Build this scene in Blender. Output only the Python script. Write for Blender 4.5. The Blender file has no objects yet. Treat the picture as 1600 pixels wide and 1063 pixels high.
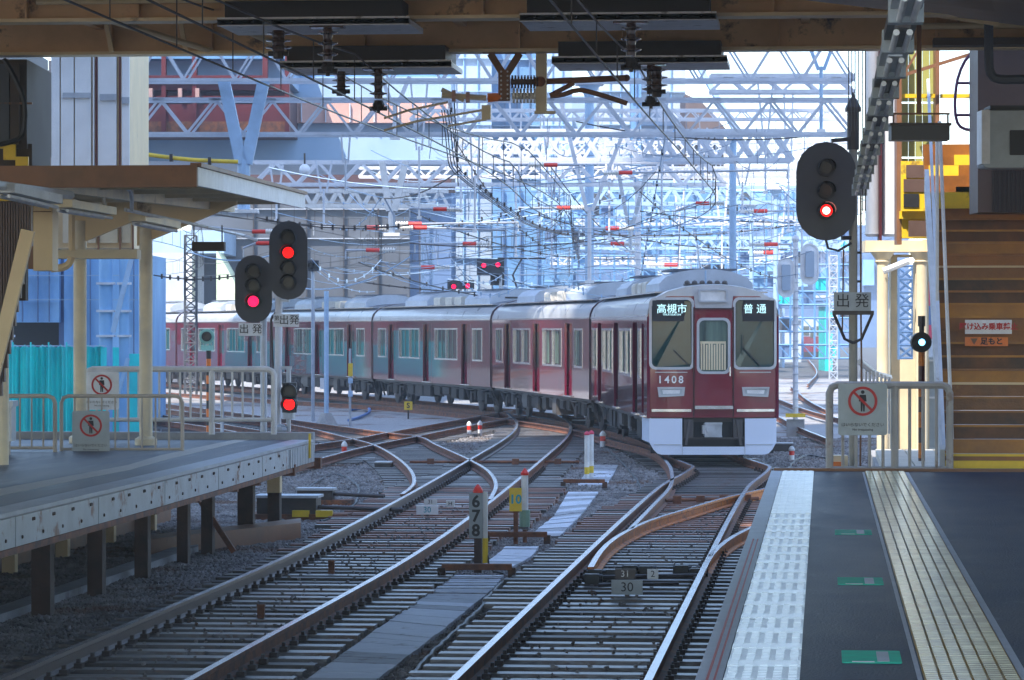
import bpy, math, random
from mathutils import Vector, Matrix, noise
random.seed(7)
S=bpy.context.scene
C=S.collection
PI=math.pi
R_=math.radians
# ------------------------------------------------------------------ camera, sky, sun
TH=R_(5.25); FL=5300.0; CAMZ=2.77; HZ=512.0
cam_d=bpy.data.cameras.new('camera'); cam=bpy.data.objects.new('camera',cam_d); C.objects.link(cam)
cam.location=(0,0,CAMZ); cam.rotation_euler=(R_(90),0,TH)
cam_d.sensor_width=36; cam_d.lens=FL/1600*36; cam_d.shift_y=-(531.5-HZ)/1600
cam_d.clip_start=0.5; cam_d.clip_end=6000
S.camera=cam
SUN_EL=R_(52); SUN_V=Vector((-0.42,-0.90,0)).normalized()
SUN_DIR=Vector((SUN_V.x*math.cos(SUN_EL),SUN_V.y*math.cos(SUN_EL),math.sin(SUN_EL)))
w=bpy.data.worlds.new('World'); S.world=w; w.use_nodes=True
nt=w.node_tree; nt.nodes.clear()
wo=nt.nodes.new('ShaderNodeOutputWorld'); bg=nt.nodes.new('ShaderNodeBackground'); sk=nt.nodes.new('ShaderNodeTexSky')
sk.sky_type='NISHITA'; sk.sun_disc=False; sk.sun_elevation=SUN_EL; sk.sun_rotation=math.atan2(SUN_V.x,SUN_V.y)
sk.dust_density=0.8; sk.ozone_density=2.2; sk.air_density=1.0
bg.inputs['Strength'].default_value=0.15
nt.links.new(sk.outputs[0],bg.inputs[0]); nt.links.new(bg.outputs[0],wo.inputs[0])
sl=bpy.data.lights.new('sun','SUN'); sl.energy=2.6; sl.angle=R_(0.55); sl.color=(1,.93,.82)
so=bpy.data.objects.new('sun',sl); C.objects.link(so); so.location=(0,0,80)
so.rotation_euler=(-SUN_DIR).to_track_quat('-Z','Y').to_euler()
S.view_settings.view_transform='Standard'; S.view_settings.look='None'; S.view_settings.gamma=1
S.view_settings.exposure=1.8
S.cycles.max_bounces=7; S.cycles.volume_bounces=0; S.cycles.volume_step_rate=1
# ------------------------------------------------------------------ helpers
FX=Vector((-math.sin(TH),math.cos(TH),0)); RX=Vector((math.cos(TH),math.sin(TH),0)); UZ=Vector((0,0,1))
def W(px,py,D): return Vector((0,0,CAMZ))+D*(FX+(px-800)/FL*RX+(HZ-py)/FL*UZ)      # a point seen at px,py at depth D (metres)
def G(px,py,z=0.0):
    D=(CAMZ-z)*FL/(py-HZ); return W(px,py,D)
def L(X,D,z=0.0):                                     # lateral X, depth D -> world
    v=D*FX+X*RX; return Vector((v.x,v.y,z))
ROOT={}
class MB:
    def __init__(s): s.v=[]; s.f=[]; s.m=[]
    def add(s,vs,fs,mi=0):
        b=len(s.v); s.v+= [Vector(a) for a in vs]; s.f+=[tuple(b+i for i in f) for f in fs]; s.m+=[mi]*len(fs); return s
    def hexa(s,p,mi=0):   # 8 pts: bottom 4 ccw, top 4 ccw
        return s.add(p,[(3,2,1,0),(4,5,6,7),(0,1,5,4),(1,2,6,5),(2,3,7,6),(3,0,4,7)],mi)
    def box(s,x0,x1,y0,y1,z0,z1,mi=0):
        return s.hexa([(x0,y0,z0),(x1,y0,z0),(x1,y1,z0),(x0,y1,z0),(x0,y0,z1),(x1,y0,z1),(x1,y1,z1),(x0,y1,z1)],mi)
    def cbox(s,c,sx,sy,sz,rz=0,mi=0):  # centre at base
        c=Vector(c); u=Vector((math.cos(rz),math.sin(rz),0))*sx/2; v=Vector((-math.sin(rz),math.cos(rz),0))*sy/2; t=Vector((0,0,sz))
        q=[c-u-v,c+u-v,c+u+v,c-u+v]; return s.hexa(q+[a+t for a in q],mi)
    def fbox(s,x0,y0,x1,y1,D,dep,mi=0):  # face spans those image coords at depth D, facing the platform
        a=W(x0,y1,D);b=W(x1,y1,D);t=W(x0,y0,D).z-a.z; e=FX*dep; q=[a,b,b+e,a+e]
        return s.hexa(q+[p+UZ*t for p in q],mi)
    def tube(s,p,q,r,n=8,r2=None,mi=0,cap=True):
        p=Vector(p);q=Vector(q);d=(q-p)
        if d.length<1e-6: return s
        d.normalize(); a=d.orthogonal().normalized(); b=d.cross(a); r2=r if r2 is None else r2
        vs=[p+(a*math.cos(2*PI*i/n)+b*math.sin(2*PI*i/n))*r for i in range(n)]+[q+(a*math.cos(2*PI*i/n)+b*math.sin(2*PI*i/n))*r2 for i in range(n)]
        fs=[(i,(i+1)%n,n+(i+1)%n,n+i) for i in range(n)]
        if cap: fs+=[tuple(range(n-1,-1,-1)),tuple(range(n,2*n))]
        return s.add(vs,fs,mi)
    def bar(s,p,q,w,h,mi=0):   # rectangular bar, w horizontal, h vertical-ish
        p=Vector(p);q=Vector(q);d=(q-p).normalized(); a=d.cross(UZ)
        a=Vector((1,0,0)) if a.length<1e-4 else a.normalized()
        b=a.cross(d)
        o=[a*w/2*i+b*h/2*j for i,j in((-1,-1),(1,-1),(1,1),(-1,1))]
        return s.hexa([p+k for k in o]+[q+k for k in o],mi)
    def path(s,pts,r,n=6,mi=0):
        pts=[Vector(p) for p in pts]; rings=[]; a=None
        for i,p in enumerate(pts):
            d=(pts[min(i+1,len(pts)-1)]-pts[max(i-1,0)]).normalized()
            a=d.orthogonal().normalized() if a is None else (a-d*a.dot(d)).normalized()
            b=d.cross(a); rings.append([p+(a*math.cos(2*PI*k/n)+b*math.sin(2*PI*k/n))*r for k in range(n)])
        vs=[v for r_ in rings for v in r_]; fs=[]
        for i in range(len(pts)-1):
            for k in range(n): fs.append((i*n+k,i*n+(k+1)%n,(i+1)*n+(k+1)%n,(i+1)*n+k))
        fs+=[tuple(range(n-1,-1,-1)),tuple((len(pts)-1)*n+k for k in range(n))]
        return s.add(vs,fs,mi)
    def lathe(s,prof,c,n=12,axis='z',mi=0):   # prof: (r,h)
        c=Vector(c); vs=[];fs=[]
        for r,h in prof:
            for k in range(n):
                a=2*PI*k/n; u,v=r*math.cos(a),r*math.sin(a)
                vs.append(c+(Vector((u,v,h)) if axis=='z' else Vector((u,-h,v)) if axis=='y' else Vector((h,u,v))))
        m=len(prof)
        for i in range(m-1):
            for k in range(n): fs.append((i*n+k,i*n+(k+1)%n,(i+1)*n+(k+1)%n,(i+1)*n+k))
        fs+=[tuple(range(n-1,-1,-1)),tuple((m-1)*n+k for k in range(n))]
        return s.add(vs,fs,mi)
    def prism(s,poly,o,u,v,dv,mi=0):    # poly 2D in plane (u,v) from o, extruded along dv
        o=Vector(o);u=Vector(u);v=Vector(v);dv=Vector(dv); n=len(poly)
        a=[o+u*x+v*y for x,y in poly]
        return s.add(a+[p+dv for p in a],[tuple(range(n)),tuple(range(2*n-1,n-1,-1))]+[(i,n+i,n+(i+1)%n,(i+1)%n) for i in range(n)],mi)
    def sweep(s,pts,prof,mis=None,close=True):   # profile (x side, z up) swept along pts in the ground plane
        pts=[Vector(p) for p in pts]; n=len(prof); vs=[];fs=[]; ms=[]
        for i,p in enumerate(pts):
            d=(pts[min(i+1,len(pts)-1)]-pts[max(i-1,0)]); d.z=0; d.normalize(); a=Vector((d.y,-d.x,0))
            for x,z in prof: vs.append(p+a*x+UZ*z)
        for i in range(len(pts)-1):
            for k in range(n if close else n-1):
                fs.append((i*n+k,(i+1)*n+k,(i+1)*n+(k+1)%n,i*n+(k+1)%n)); ms.append(mis[k] if mis else 0)
        if close: fs+=[tuple(range(n)),tuple((len(pts)-1)*n+k for k in range(n-1,-1,-1))]; ms+=[0,0]
        b=len(s.v); s.v+=vs; s.f+=[tuple(b+i for i in f) for f in fs]; s.m+=ms; return s
    def blob(s,c,rx,ry,rz,mi=0,n=10,m=6):
        c=Vector(c); pr=[(max(.001,math.sin(PI*i/m)),-math.cos(PI*i/m)) for i in range(m+1)]
        b=len(s.v); s.lathe(pr,(0,0,0),n,mi=mi)
        for i in range(b,len(s.v)): v=s.v[i]; s.v[i]=c+Vector((v.x*rx,v.y*ry,v.z*rz))
        return s
    def mesh(s,name,mats,off=Vector((0,0,0)),rz=0,smooth=False):
        me=bpy.data.meshes.new(name); c,sn=math.cos(-rz),math.sin(-rz); vv=[]
        for v in s.v:
            x,y,z=v.x-off.x,v.y-off.y,v.z-off.z; vv.append((x*c-y*sn,x*sn+y*c,z))
        me.from_pydata(vv,[],s.f)
        if not isinstance(mats,(list,tuple)): mats=[mats]
        for m in mats: me.materials.append(m)
        if len(mats)>1: me.polygons.foreach_set('material_index',s.m)
        if smooth:
            me.polygons.foreach_set('use_smooth',[True]*len(me.polygons)); me.update()
            try: me.set_sharp_from_angle(angle=R_(35))
            except Exception: pass
        me.validate(); return me
def tag(o,label=None,cat=None,group=None,kind=None):
    if label: o['label']=label
    if cat: o['category']=cat
    if group: o['group']=group
    if kind: o['kind']=kind
    return o
def thing(name,label,cat,loc=(0,0,0),rz=0,group=None,kind=None):
    o=bpy.data.objects.new(name,None); C.objects.link(o); o.empty_display_size=.2
    o.location=loc; o.rotation_euler=(0,0,rz); ROOT[o.name]=(Vector(loc),rz)
    return tag(o,label,cat,group,kind)
def part(mb,name,mats,parent,local=False,smooth=False,label=None,kind=None):
    off,rz=(Vector((0,0,0)),0) if local else ROOT[parent.name]
    me=mb if isinstance(mb,bpy.types.Mesh) else mb.mesh(name,mats,off,rz,smooth)
    o=bpy.data.objects.new(name,me); C.objects.link(o); o.parent=parent; ROOT[o.name]=ROOT[parent.name]
    if label: o['label']=label
    if kind: o['kind']=kind
    return o
def solo(mb,name,mats,label=None,cat=None,group=None,kind=None,smooth=False):
    xs=[v.x for v in mb.v]; ys=[v.y for v in mb.v]; zs=[v.z for v in mb.v]
    off=Vector(((min(xs)+max(xs))/2,(min(ys)+max(ys))/2,min(zs)))
    o=bpy.data.objects.new(name,mb.mesh(name,mats,off,0,smooth)); C.objects.link(o); o.location=off; ROOT[o.name]=(off,0)
    return tag(o,label,cat,group,kind)
def copy_tree(o,parent=None):
    c=o.copy(); C.objects.link(c); c.parent=parent
    if parent is None: ROOT[c.name]=ROOT[o.name]
    for ch in list(o.children): copy_tree(ch,c)
    return c
def inst(me,name,loc,rz,parent,local=True):
    """an object sharing mesh data, child of parent, at a WORLD place"""
    off,prz=ROOT[parent.name]; d=Vector(loc)-off; c,s=math.cos(-prz),math.sin(-prz)
    o=bpy.data.objects.new(name,me); C.objects.link(o); o.parent=parent; o.location=(d.x*c-d.y*s,d.x*s+d.y*c,d.z); o.rotation_euler=(0,0,rz-prz); return o
def rrect(x0,x1,y0,y1,r,n=4):
    out=[]
    for cx,cy,a0 in((x1-r,y0+r,-90),(x1-r,y1-r,0),(x0+r,y1-r,90),(x0+r,y0+r,180)):
        for i in range(n+1):
            a=R_(a0+90*i/n); out.append((cx+r*math.cos(a),cy+r*math.sin(a)))
    return out
def ring(mb,outer,inner,o,u,v,dv,mi=0):
    o=Vector(o);u=Vector(u);v=Vector(v);dv=Vector(dv);n=len(outer)
    A=[o+u*x+v*y for x,y in outer];B=[o+u*x+v*y for x,y in inner]
    vs=A+B+[p+dv for p in A]+[p+dv for p in B]; fs=[]
    for i in range(n):
        j=(i+1)%n; fs+=[(i,j,n+j,n+i),(2*n+i,3*n+i,3*n+j,2*n+j),(i,2*n+i,2*n+j,j),(n+i,n+j,3*n+j,3*n+i)]
    mb.add(vs,fs,mi); return mb
def circ(cx,cy,r,n=20): return [(cx+r*math.cos(2*PI*i/n),cy+r*math.sin(2*PI*i/n)) for i in range(n)]
def spline(pts,step):
    """Catmull-Rom through pts, resampled"""
    P=[Vector(p) for p in pts]; P=[P[0]*2-P[1]]+P+[P[-1]*2-P[-2]]; out=[]
    for i in range(1,len(P)-2):
        a,b,c,d=P[i-1],P[i],P[i+1],P[i+2]; n=max(2,int((c-b).length/step))
        for k in range(n):
            t=k/n; out.append(.5*((2*b)+(c-a)*t+(2*a-5*b+4*c-d)*t*t+(3*b-a-3*c+d)*t**3))
    out.append(P[-2]); return out
_txt={}
def text_mesh(txt,size,mat,ext=.002,bold=0.0):
    cu=bpy.data.curves.new('lettering','FONT'); cu.body=txt; cu.size=size; cu.align_x='CENTER'; cu.align_y='CENTER'; cu.extrude=ext; cu.offset=bold; cu.resolution_u=3
    ob=bpy.data.objects.new('lettering',cu); C.objects.link(ob)
    dg=bpy.context.evaluated_depsgraph_get(); me=bpy.data.meshes.new_from_object(ob.evaluated_get(dg)); me.name='lettering'
    bpy.data.objects.remove(ob); bpy.data.curves.remove(cu)
    me.materials.clear(); me.materials.append(mat); return me
def lettering(txt,size,mat,loc,parent,rz=0,local=False,bold=0.0,flat=False,ext=.002):
    """upright lettering facing -Y turned by rz"""
    me=text_mesh(txt,size,mat,ext,bold); o=bpy.data.objects.new('lettering',me); C.objects.link(o); o.parent=parent
    off,prz=ROOT[parent.name]; d=Vector(loc)
    if not local:
        d=d-off; c,s=math.cos(-prz),math.sin(-prz); d=Vector((d.x*c-d.y*s,d.x*s+d.y*c,d.z)); rz=rz-prz
    o.location=d; o.rotation_euler=(0 if flat else PI/2,0,rz); return o
# ------------------------------------------------------------------ materials
def mat(name,col,rough=.6,metal=0.0,col2=None,ns=6.0,bump=0.0,bs=40.0,coat=0.0,stain=None,ss=2.0,st=.58,stretch=None,emit=None,es=1.0,spec=.5,wave=None,mapc='Object'):
    m=bpy.data.materials.new(name); m.use_nodes=True; n=m.node_tree; b=n.nodes['Principled BSDF']; N=n.nodes.new; K=n.links.new
    b.inputs['Base Color'].default_value=(*col,1); b.inputs['Roughness'].default_value=rough; b.inputs['Metallic'].default_value=metal
    b.inputs['Coat Weight'].default_value=coat; b.inputs['Coat Roughness'].default_value=.035; b.inputs['Specular IOR Level'].default_value=spec
    if emit: b.inputs['Emission Color'].default_value=(*emit,1); b.inputs['Emission Strength'].default_value=es
    tc=N('ShaderNodeTexCoord'); src=tc.outputs['Object']
    if mapc=='World': g=N('ShaderNodeNewGeometry'); src=g.outputs['Position']
    if stretch:
        mp=N('ShaderNodeMapping'); mp.inputs['Scale'].default_value=stretch; K(src,mp.inputs[0]); vs=mp.outputs[0]
    else: vs=src
    cur=None
    if col2 is None: col2=tuple(c*.78 for c in col)
    nz=N('ShaderNodeTexNoise'); nz.inputs['Scale'].default_value=ns; nz.inputs['Detail'].default_value=7; nz.inputs['Roughness'].default_value=.62; K(vs,nz.inputs['Vector'])
    rp=N('ShaderNodeValToRGB'); rp.color_ramp.elements[0].position=.36; rp.color_ramp.elements[1].position=.66
    rp.color_ramp.elements[0].color=(*col2,1); rp.color_ramp.elements[1].color=(*col,1); K(nz.outputs['Fac'],rp.inputs[0]); cur=rp.outputs[0]
    if stain:
        n2=N('ShaderNodeTexNoise'); n2.inputs['Scale'].default_value=ss; n2.inputs['Detail'].default_value=9; n2.inputs['Roughness'].default_value=.7; K(vs,n2.inputs['Vector'])
        r2=N('ShaderNodeValToRGB'); r2.color_ramp.elements[0].position=st; r2.color_ramp.elements[1].position=st+.08; K(n2.outputs['Fac'],r2.inputs[0])
        mx=N('ShaderNodeMix'); mx.data_type='RGBA'; mx.inputs[7].default_value=(*stain,1); K(r2.outputs[0],mx.inputs[0]); K(cur,mx.inputs[6]); cur=mx.outputs[2]
    K(cur,b.inputs['Base Color'])
    rr=N('ShaderNodeMapRange'); rr.inputs[3].default_value=max(rough*.7,rough-.1); rr.inputs[4].default_value=min(1,rough*1.3,rough+.12); K(nz.outputs['Fac'],rr.inputs[0]); K(rr.outputs[0],b.inputs['Roughness'])
    if bump:
        nb=N('ShaderNodeTexNoise'); nb.inputs['Scale'].default_value=bs; nb.inputs['Detail'].default_value=5; K(vs,nb.inputs['Vector'])
        bp=N('ShaderNodeBump'); bp.inputs['Strength'].default_value=bump; bp.inputs['Distance'].default_value=.02; K(nb.outputs['Fac'],bp.inputs['Height']); K(bp.outputs[0],b.inputs['Normal'])
    return m
M={}
def mk(k,*a,**kw): M[k]=mat(k,*a,**kw)
mk('ballast',(.46,.46,.47),.85,col2=(.19,.185,.19),ns=22,bump=1,bs=26,mapc='World',stain=(.16,.085,.05),ss=.35,st=.54)
mk('stone',(.30,.285,.28),.7,col2=(.09,.08,.08),ns=3,mapc='World',stain=(.13,.07,.045),ss=.5,st=.55)
mk('earth',(.11,.11,.115),.9,col2=(.06,.06,.065),ns=1.2,bump=.8,bs=9,mapc='World')
mk('rust',(.26,.09,.035),.7,col2=(.09,.035,.02),ns=5,bump=.2,stain=(.055,.03,.025),ss=3)
mk('rust_bright',(.72,.23,.02),.6,col2=(.40,.11,.015),ns=7,bump=.4,stain=(.14,.05,.02),ss=5,st=.56)
mk('rail_head',(.55,.57,.62),.24,metal=.9,ns=3)
mk('rail_dull',(.16,.12,.11),.42,metal=.6,ns=3)
mk('sleeper',(.12,.115,.115),.36,col2=(.06,.055,.058),ns=4,bump=.35,bs=30,stain=(.16,.08,.05),ss=2.2,st=.6)
mk('sleeper_dark',(.07,.06,.055),.5,col2=(.035,.03,.028),ns=5,bump=.5,bs=25)
mk('sleeper_pale',(.20,.195,.20),.34,col2=(.10,.095,.10),ns=3,bump=.4,bs=25,stain=(.10,.05,.03),ss=3,st=.55)
mk('sleeper_worn',(.27,.13,.085),.6,col2=(.13,.06,.045),ns=4,bump=.35,bs=30)
mk('fastener',(.045,.03,.027),.6,metal=.2)
mk('concrete',(.36,.36,.36),.8,col2=(.26,.26,.27),ns=4,bump=.25,bs=40,stain=(.18,.17,.17),ss=1.5)
mk('concrete_plank',(.58,.61,.68),.55,col2=(.47,.50,.57),ns=3,bump=.3,bs=50,stain=(.16,.15,.15),ss=2)
mk('asphalt',(.014,.030,.062),.42,col2=(.008,.017,.036),ns=1.6,bump=.35,bs=60,mapc='World',spec=.05,stretch=(1,.45,1),stain=(.045,.06,.085),ss=5,st=.60)
mk('asphalt_left',(.055,.075,.11),.42,spec=.25,stretch=(3,.3,1),stain=(.09,.11,.14),ss=1.1,st=.52,col2=(.026,.036,.058),ns=1.2,bump=.2,bs=80,mapc='World')
mk('coping',(.42,.45,.50),.45,col2=(.30,.33,.38),ns=3,bump=.2,mapc='World')
mk('tile_white',(.88,.90,.86),.22,col2=(.74,.78,.76),ns=5,bump=.1,mapc='World')
mk('tile_white_base',(.64,.68,.70),.3,ns=5,mapc='World')
mk('tile_yellow',(.80,.74,.46),.20,col2=(.55,.52,.36),ns=4,mapc='World')
mk('tile_yellow_base',(.42,.24,.02),.5,ns=4,mapc='World')
mk('line_red',(.5,.06,.05),.5)
mk('line_cream',(.46,.42,.37),.55,ns=3,mapc='World')
mk('green_sticker',(.01,.60,.36),.6,spec=.2,ns=9)
mk('white',(.80,.80,.80),.45,ns=4)
mk('white_dirty',(.66,.67,.68),.5,ns=3,stain=(.34,.22,.15),ss=2.5,st=.62)
mk('girder_paint',(.46,.49,.52),.5,ns=3,stain=(.20,.09,.05),ss=2.2,st=.54)
mk('post_dark',(.085,.045,.03),.7,col2=(.035,.02,.015),ns=3,bump=.3,stain=(.12,.05,.025),ss=4,st=.62)
mk('brown_paint',(.25,.11,.05),.5,col2=(.17,.08,.04),ns=2,stain=(.09,.045,.025),ss=1.2)
mk('tan_paint',(.82,.62,.36),.5,col2=(.70,.52,.29),ns=1.5,stain=(.24,.15,.09),ss=1.2,st=.62)
mk('beam_paint',(.76,.46,.22),.45,col2=(.60,.35,.16),ns=1.5,stain=(.10,.055,.035),ss=1.5,st=.56)
mk('cream_paint',(.82,.68,.44),.45,col2=(.56,.48,.36),ns=1.5,stain=(.36,.27,.18),ss=1.2,st=.64)
mk('cream_light',(.74,.62,.42),.5,ns=1.5)
mk('deck_dark',(.07,.05,.04),.7,ns=2)
mk('black',(.018,.018,.02),.5)
mk('board_dark',(.035,.027,.024),.6,ns=5)
mk('grey_edge',(.72,.70,.70),.45,ns=3,stain=(.2,.17,.15),ss=3)
mk('insulator_brown',(.10,.06,.05),.15,coat=.6)
mk('mirrored_panel_dark',(.035,.03,.034),.7)  # colour of the unseen panels added for the carriage sides to mirror
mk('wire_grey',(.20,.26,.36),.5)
mk('plate_grey',(.26,.30,.33),.45,ns=3)
mk('stair_dark',(.20,.07,.012),.45,ns=1.5,col2=(.05,.02,.008))
mk('stair_gold',(.55,.24,.02),.4,ns=1.2,col2=(.28,.11,.012))
mk('plank_dark',(.36,.37,.40),.6,col2=(.24,.25,.28),ns=5,bump=.4,bs=50,stain=(.14,.12,.11),ss=4,st=.55)
mk('insulator_white',(.78,.76,.70),.18,coat=.6)
mk('steel_dark',(.07,.06,.06),.45,metal=.5)
mk('galv',(.50,.53,.58),.42,metal=.35,col2=(.38,.41,.46),ns=3)
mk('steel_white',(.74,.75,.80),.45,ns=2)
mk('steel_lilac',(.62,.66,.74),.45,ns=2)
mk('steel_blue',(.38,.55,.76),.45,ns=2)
mk('red_ins',(.80,.035,.02),.35)
mk('orange',(.85,.20,.02),.4)
mk('yellow',(.80,.55,.03),.45,ns=4)
mk('yellow_stair',(.85,.56,.02),.45,ns=2,stain=(.3,.18,.03),ss=2)
mk('signal_black',(.045,.048,.06),.42,ns=3)
mk('lens_off',(.035,.038,.042),.25,spec=.4)
mk('lens_red',(.6,.0,.0),.3,emit=(1,.0,.0),es=1.0)
mk('lens_red_hot',(.9,.3,.2),.3,emit=(1,.5,.4),es=2.2)
mk('lens_pink',(.6,.0,.03),.3,emit=(1,.0,.05),es=1.0)
mk('lens_blue',(.1,.5,.8),.2,emit=(.15,.6,1),es=2)
mk('sign_grey',(.42,.47,.50),.45,ns=3)
mk('sign_white',(.86,.88,.92),.4,ns=3)
mk('ink',(.02,.02,.025),.6)
mk('ink_red',(.55,.02,.02),.5)
mk('ink_white',(.85,.85,.85),.5)
mk('ink_cyan',(.02,.35,.45),.5)
mk('fence_grey',(.40,.38,.37),.45,ns=3,stain=(.26,.2,.17),ss=3)
mk('fence_beige',(.50,.43,.36),.45,ns=3)
mk('mast_steel',(.34,.32,.27),.45,ns=3)
mk('fence_white',(.74,.72,.70),.45,ns=3)
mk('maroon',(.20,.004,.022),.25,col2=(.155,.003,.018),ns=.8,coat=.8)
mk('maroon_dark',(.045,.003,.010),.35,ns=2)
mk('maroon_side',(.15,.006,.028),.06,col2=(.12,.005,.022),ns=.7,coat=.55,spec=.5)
mk('ivory',(.52,.53,.55),.3,ns=1,coat=.3)
mk('roof_grey',(.12,.135,.17),.5,ns=1.5,stain=(.2,.2,.22),ss=1)
mk('unit_pale',(.50,.56,.64),.45,ns=1.5)
mk('unit_box',(.62,.58,.50),.5,ns=2)
mk('chrome',(.75,.76,.80),.22,metal=.85)
mk('skirt',(.62,.70,.86),.35,ns=1.2,col2=(.58,.66,.82))
mk('underfloor',(.032,.025,.023),.7,ns=3,col2=(.018,.014,.013),stain=(.11,.06,.04),ss=3)
mk('underfloor_grey',(.09,.08,.078),.6,ns=3)
mk('glass',(.035,.055,.05),.05,spec=1.0,ns=2,col2=(.025,.035,.035))
mk('reflection_streaks',(.17,.26,.20),.5,stretch=(1,9,.1),ns=2,col2=(.03,.05,.045))  # greenish window reflections painted as vertical streaks
mk('glass_front',(.015,.05,.045),.05,spec=.45)
mk('dark_interior',(.012,.014,.016),.8)
mk('teal_sheet',(.01,.78,.74),.5,ns=1.6,col2=(.01,.54,.56),bump=.9,bs=2.2,stretch=(1,1,.35))
mk('sky_sheet',(.30,.54,.80),.55,ns=.9,stretch=(1,1,.4),col2=(.16,.36,.64),bump=.4,bs=1.2)
mk('blue_sheet',(.14,.30,.52),.55,ns=.7,col2=(.09,.22,.42),bump=.7,bs=1.2)
mk('blue_sheet_dark',(.12,.20,.36),.6,ns=.5,col2=(.08,.14,.28),bump=.4,bs=1)
mk('pale_sheet',(.36,.49,.64),.6,ns=.4,col2=(.27,.40,.56),bump=.4,bs=1)
mk('lilac_wall',(.38,.46,.56),.6,ns=.4,col2=(.29,.37,.48))
mk('pale_wall',(.50,.56,.64),.6,ns=.5)
mk('red_steel',(.12,.012,.018),.5,ns=1,col2=(.09,.010,.014))
mk('salmon',(.66,.40,.34),.6,ns=.6)
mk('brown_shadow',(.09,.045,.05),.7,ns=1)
mk('grey_wall',(.085,.095,.115),.7,ns=.3,col2=(.06,.068,.085))
mk('lime_wall',(.62,.72,.50),.6)
mk('green_glass',(.42,.42,.13),.3,ns=1)
mk('stair_brown',(.42,.15,.015),.38,ns=.9,col2=(.17,.06,.008),bump=.15,stain=(.40,.20,.03),ss=1.3,st=.60)
mk('panel_white',(.90,.89,.88),.5,ns=.6,stain=(.78,.77,.78),ss=1,st=.6)
mk('slat_brown',(.12,.07,.055),.5,ns=2)
mk('pavement_tile',(.62,.60,.52),.6,ns=2)
mk('red_bg',(.62,.05,.10),.5)
mk('tree_green',(.05,.09,.04),.8,ns=3)
# ------------------------------------------------------------------ ground
solo(MB().box(-900,900,-60,2500,-.9,-.30),'ground',M['earth'],kind='structure')
bl=MB(); nx,ny=60,170
for j in range(ny+1):
    for i in range(nx+1):
        x=-34+i*44/nx; y=14+j*1.1
        bl.v.append(Vector((x,y,-.262+.025*noise.noise(Vector((x*.7,y*.5,0)))+.018*noise.noise(Vector((x*2.3,y*2.1,3))))))
for j in range(ny):
    for i in range(nx):
        a=j*(nx+1)+i; bl.f.append((a,a+1,a+nx+2,a+nx+1)); bl.m.append(0)
solo(bl,'track_bed',M['ballast'],kind='structure',smooth=True)
# loose stones over the near bed
def rock(seed):
    r=random.Random(seed); mb=MB(); mb.blob((0,0,0),1,1,1,n=6,m=4)
    for v in mb.v: v*= .72+.5*r.random(); v.z*=.75
    return mb.mesh('stone',M['stone'])
rk=bpy.data.objects.new('ballast_stone',rock(3)); 
def scatter(name,poly,dens,rad,z,seed):
    mb=MB(); mb.add([(x,y,z) for x,y in poly],[tuple(range(len(poly)))])
    o=bpy.data.objects.new(name,mb.mesh(name,M['stone'])); C.objects.link(o); o['kind']='stuff'
    g=bpy.data.node_groups.new('stones','GeometryNodeTree'); g.interface.new_socket('Geometry',in_out='INPUT',socket_type='NodeSocketGeometry'); g.interface.new_socket('Geometry',in_out='OUTPUT',socket_type='NodeSocketGeometry')
    N=g.nodes.new;K=g.links.new; i=N('NodeGroupInput');ou=N('NodeGroupOutput')
    d=N('GeometryNodeDistributePointsOnFaces'); d.inputs['Density'].default_value=dens; d.inputs['Seed'].default_value=seed
    ip=N('GeometryNodeInstanceOnPoints'); ic=N('GeometryNodeMeshIcoSphere'); ic.inputs['Radius'].default_value=rad; ic.inputs['Subdivisions'].default_value=1
    sm=N('GeometryNodeSetMaterial'); sm.inputs['Material'].default_value=M['stone']
    rv=N('FunctionNodeRandomValue'); rv.data_type='FLOAT_VECTOR'; rv.inputs[0].default_value=(0,0,0); rv.inputs[1].default_value=(6.28,6.28,6.28)
    sv=N('FunctionNodeRandomValue'); sv.data_type='FLOAT_VECTOR'; sv.inputs[0].default_value=(.5,.6,.4); sv.inputs[1].default_value=(1.5,1.3,1.0)
    pos=N('GeometryNodeInputPosition'); nz=N('ShaderNodeTexNoise'); nz.inputs['Scale'].default_value=30; sp=N('GeometryNodeSetPosition')
    ma=N('ShaderNodeVectorMath'); ma.operation='MULTIPLY_ADD'; ma.inputs[1].default_value=(rad*1.6,)*3; ma.inputs[2].default_value=(-rad*.8,)*3
    K(pos.outputs[0],nz.inputs['Vector']); K(nz.outputs['Color'],ma.inputs[0]); K(ic.outputs[0],sp.inputs['Geometry']); K(ma.outputs[0],sp.inputs['Offset'])
    K(i.outputs[0],d.inputs['Mesh']); K(d.outputs['Points'],ip.inputs['Points']); K(sp.outputs[0],sm.inputs['Geometry']); K(sm.outputs[0],ip.inputs['Instance'])
    K(rv.outputs[0],ip.inputs['Rotation']); K(sv.outputs[0],ip.inputs['Scale']); K(ip.outputs[0],ou.inputs[0])
    md=o.modifiers.new('stones','NODES'); md.node_group=g; return o
scatter('ballast_stones',[(-11,24),(-.62,24),(-.62,62),(-11,62)],330,.033,-.245,1)
scatter('stray_stones',[(-2.8,26),(-1.5,26),(-1.5,56),(-2.8,56)],7,.022,-.155,9)
scatter('stray_stones',[(-6.4,26),(-5.1,26),(-5.1,56),(-6.4,56)],9,.022,-.155,12)
scatter('ballast_stones_far',[(-19,62),(4,62),(4,92),(-24,92)],110,.042,-.235,5)
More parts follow.
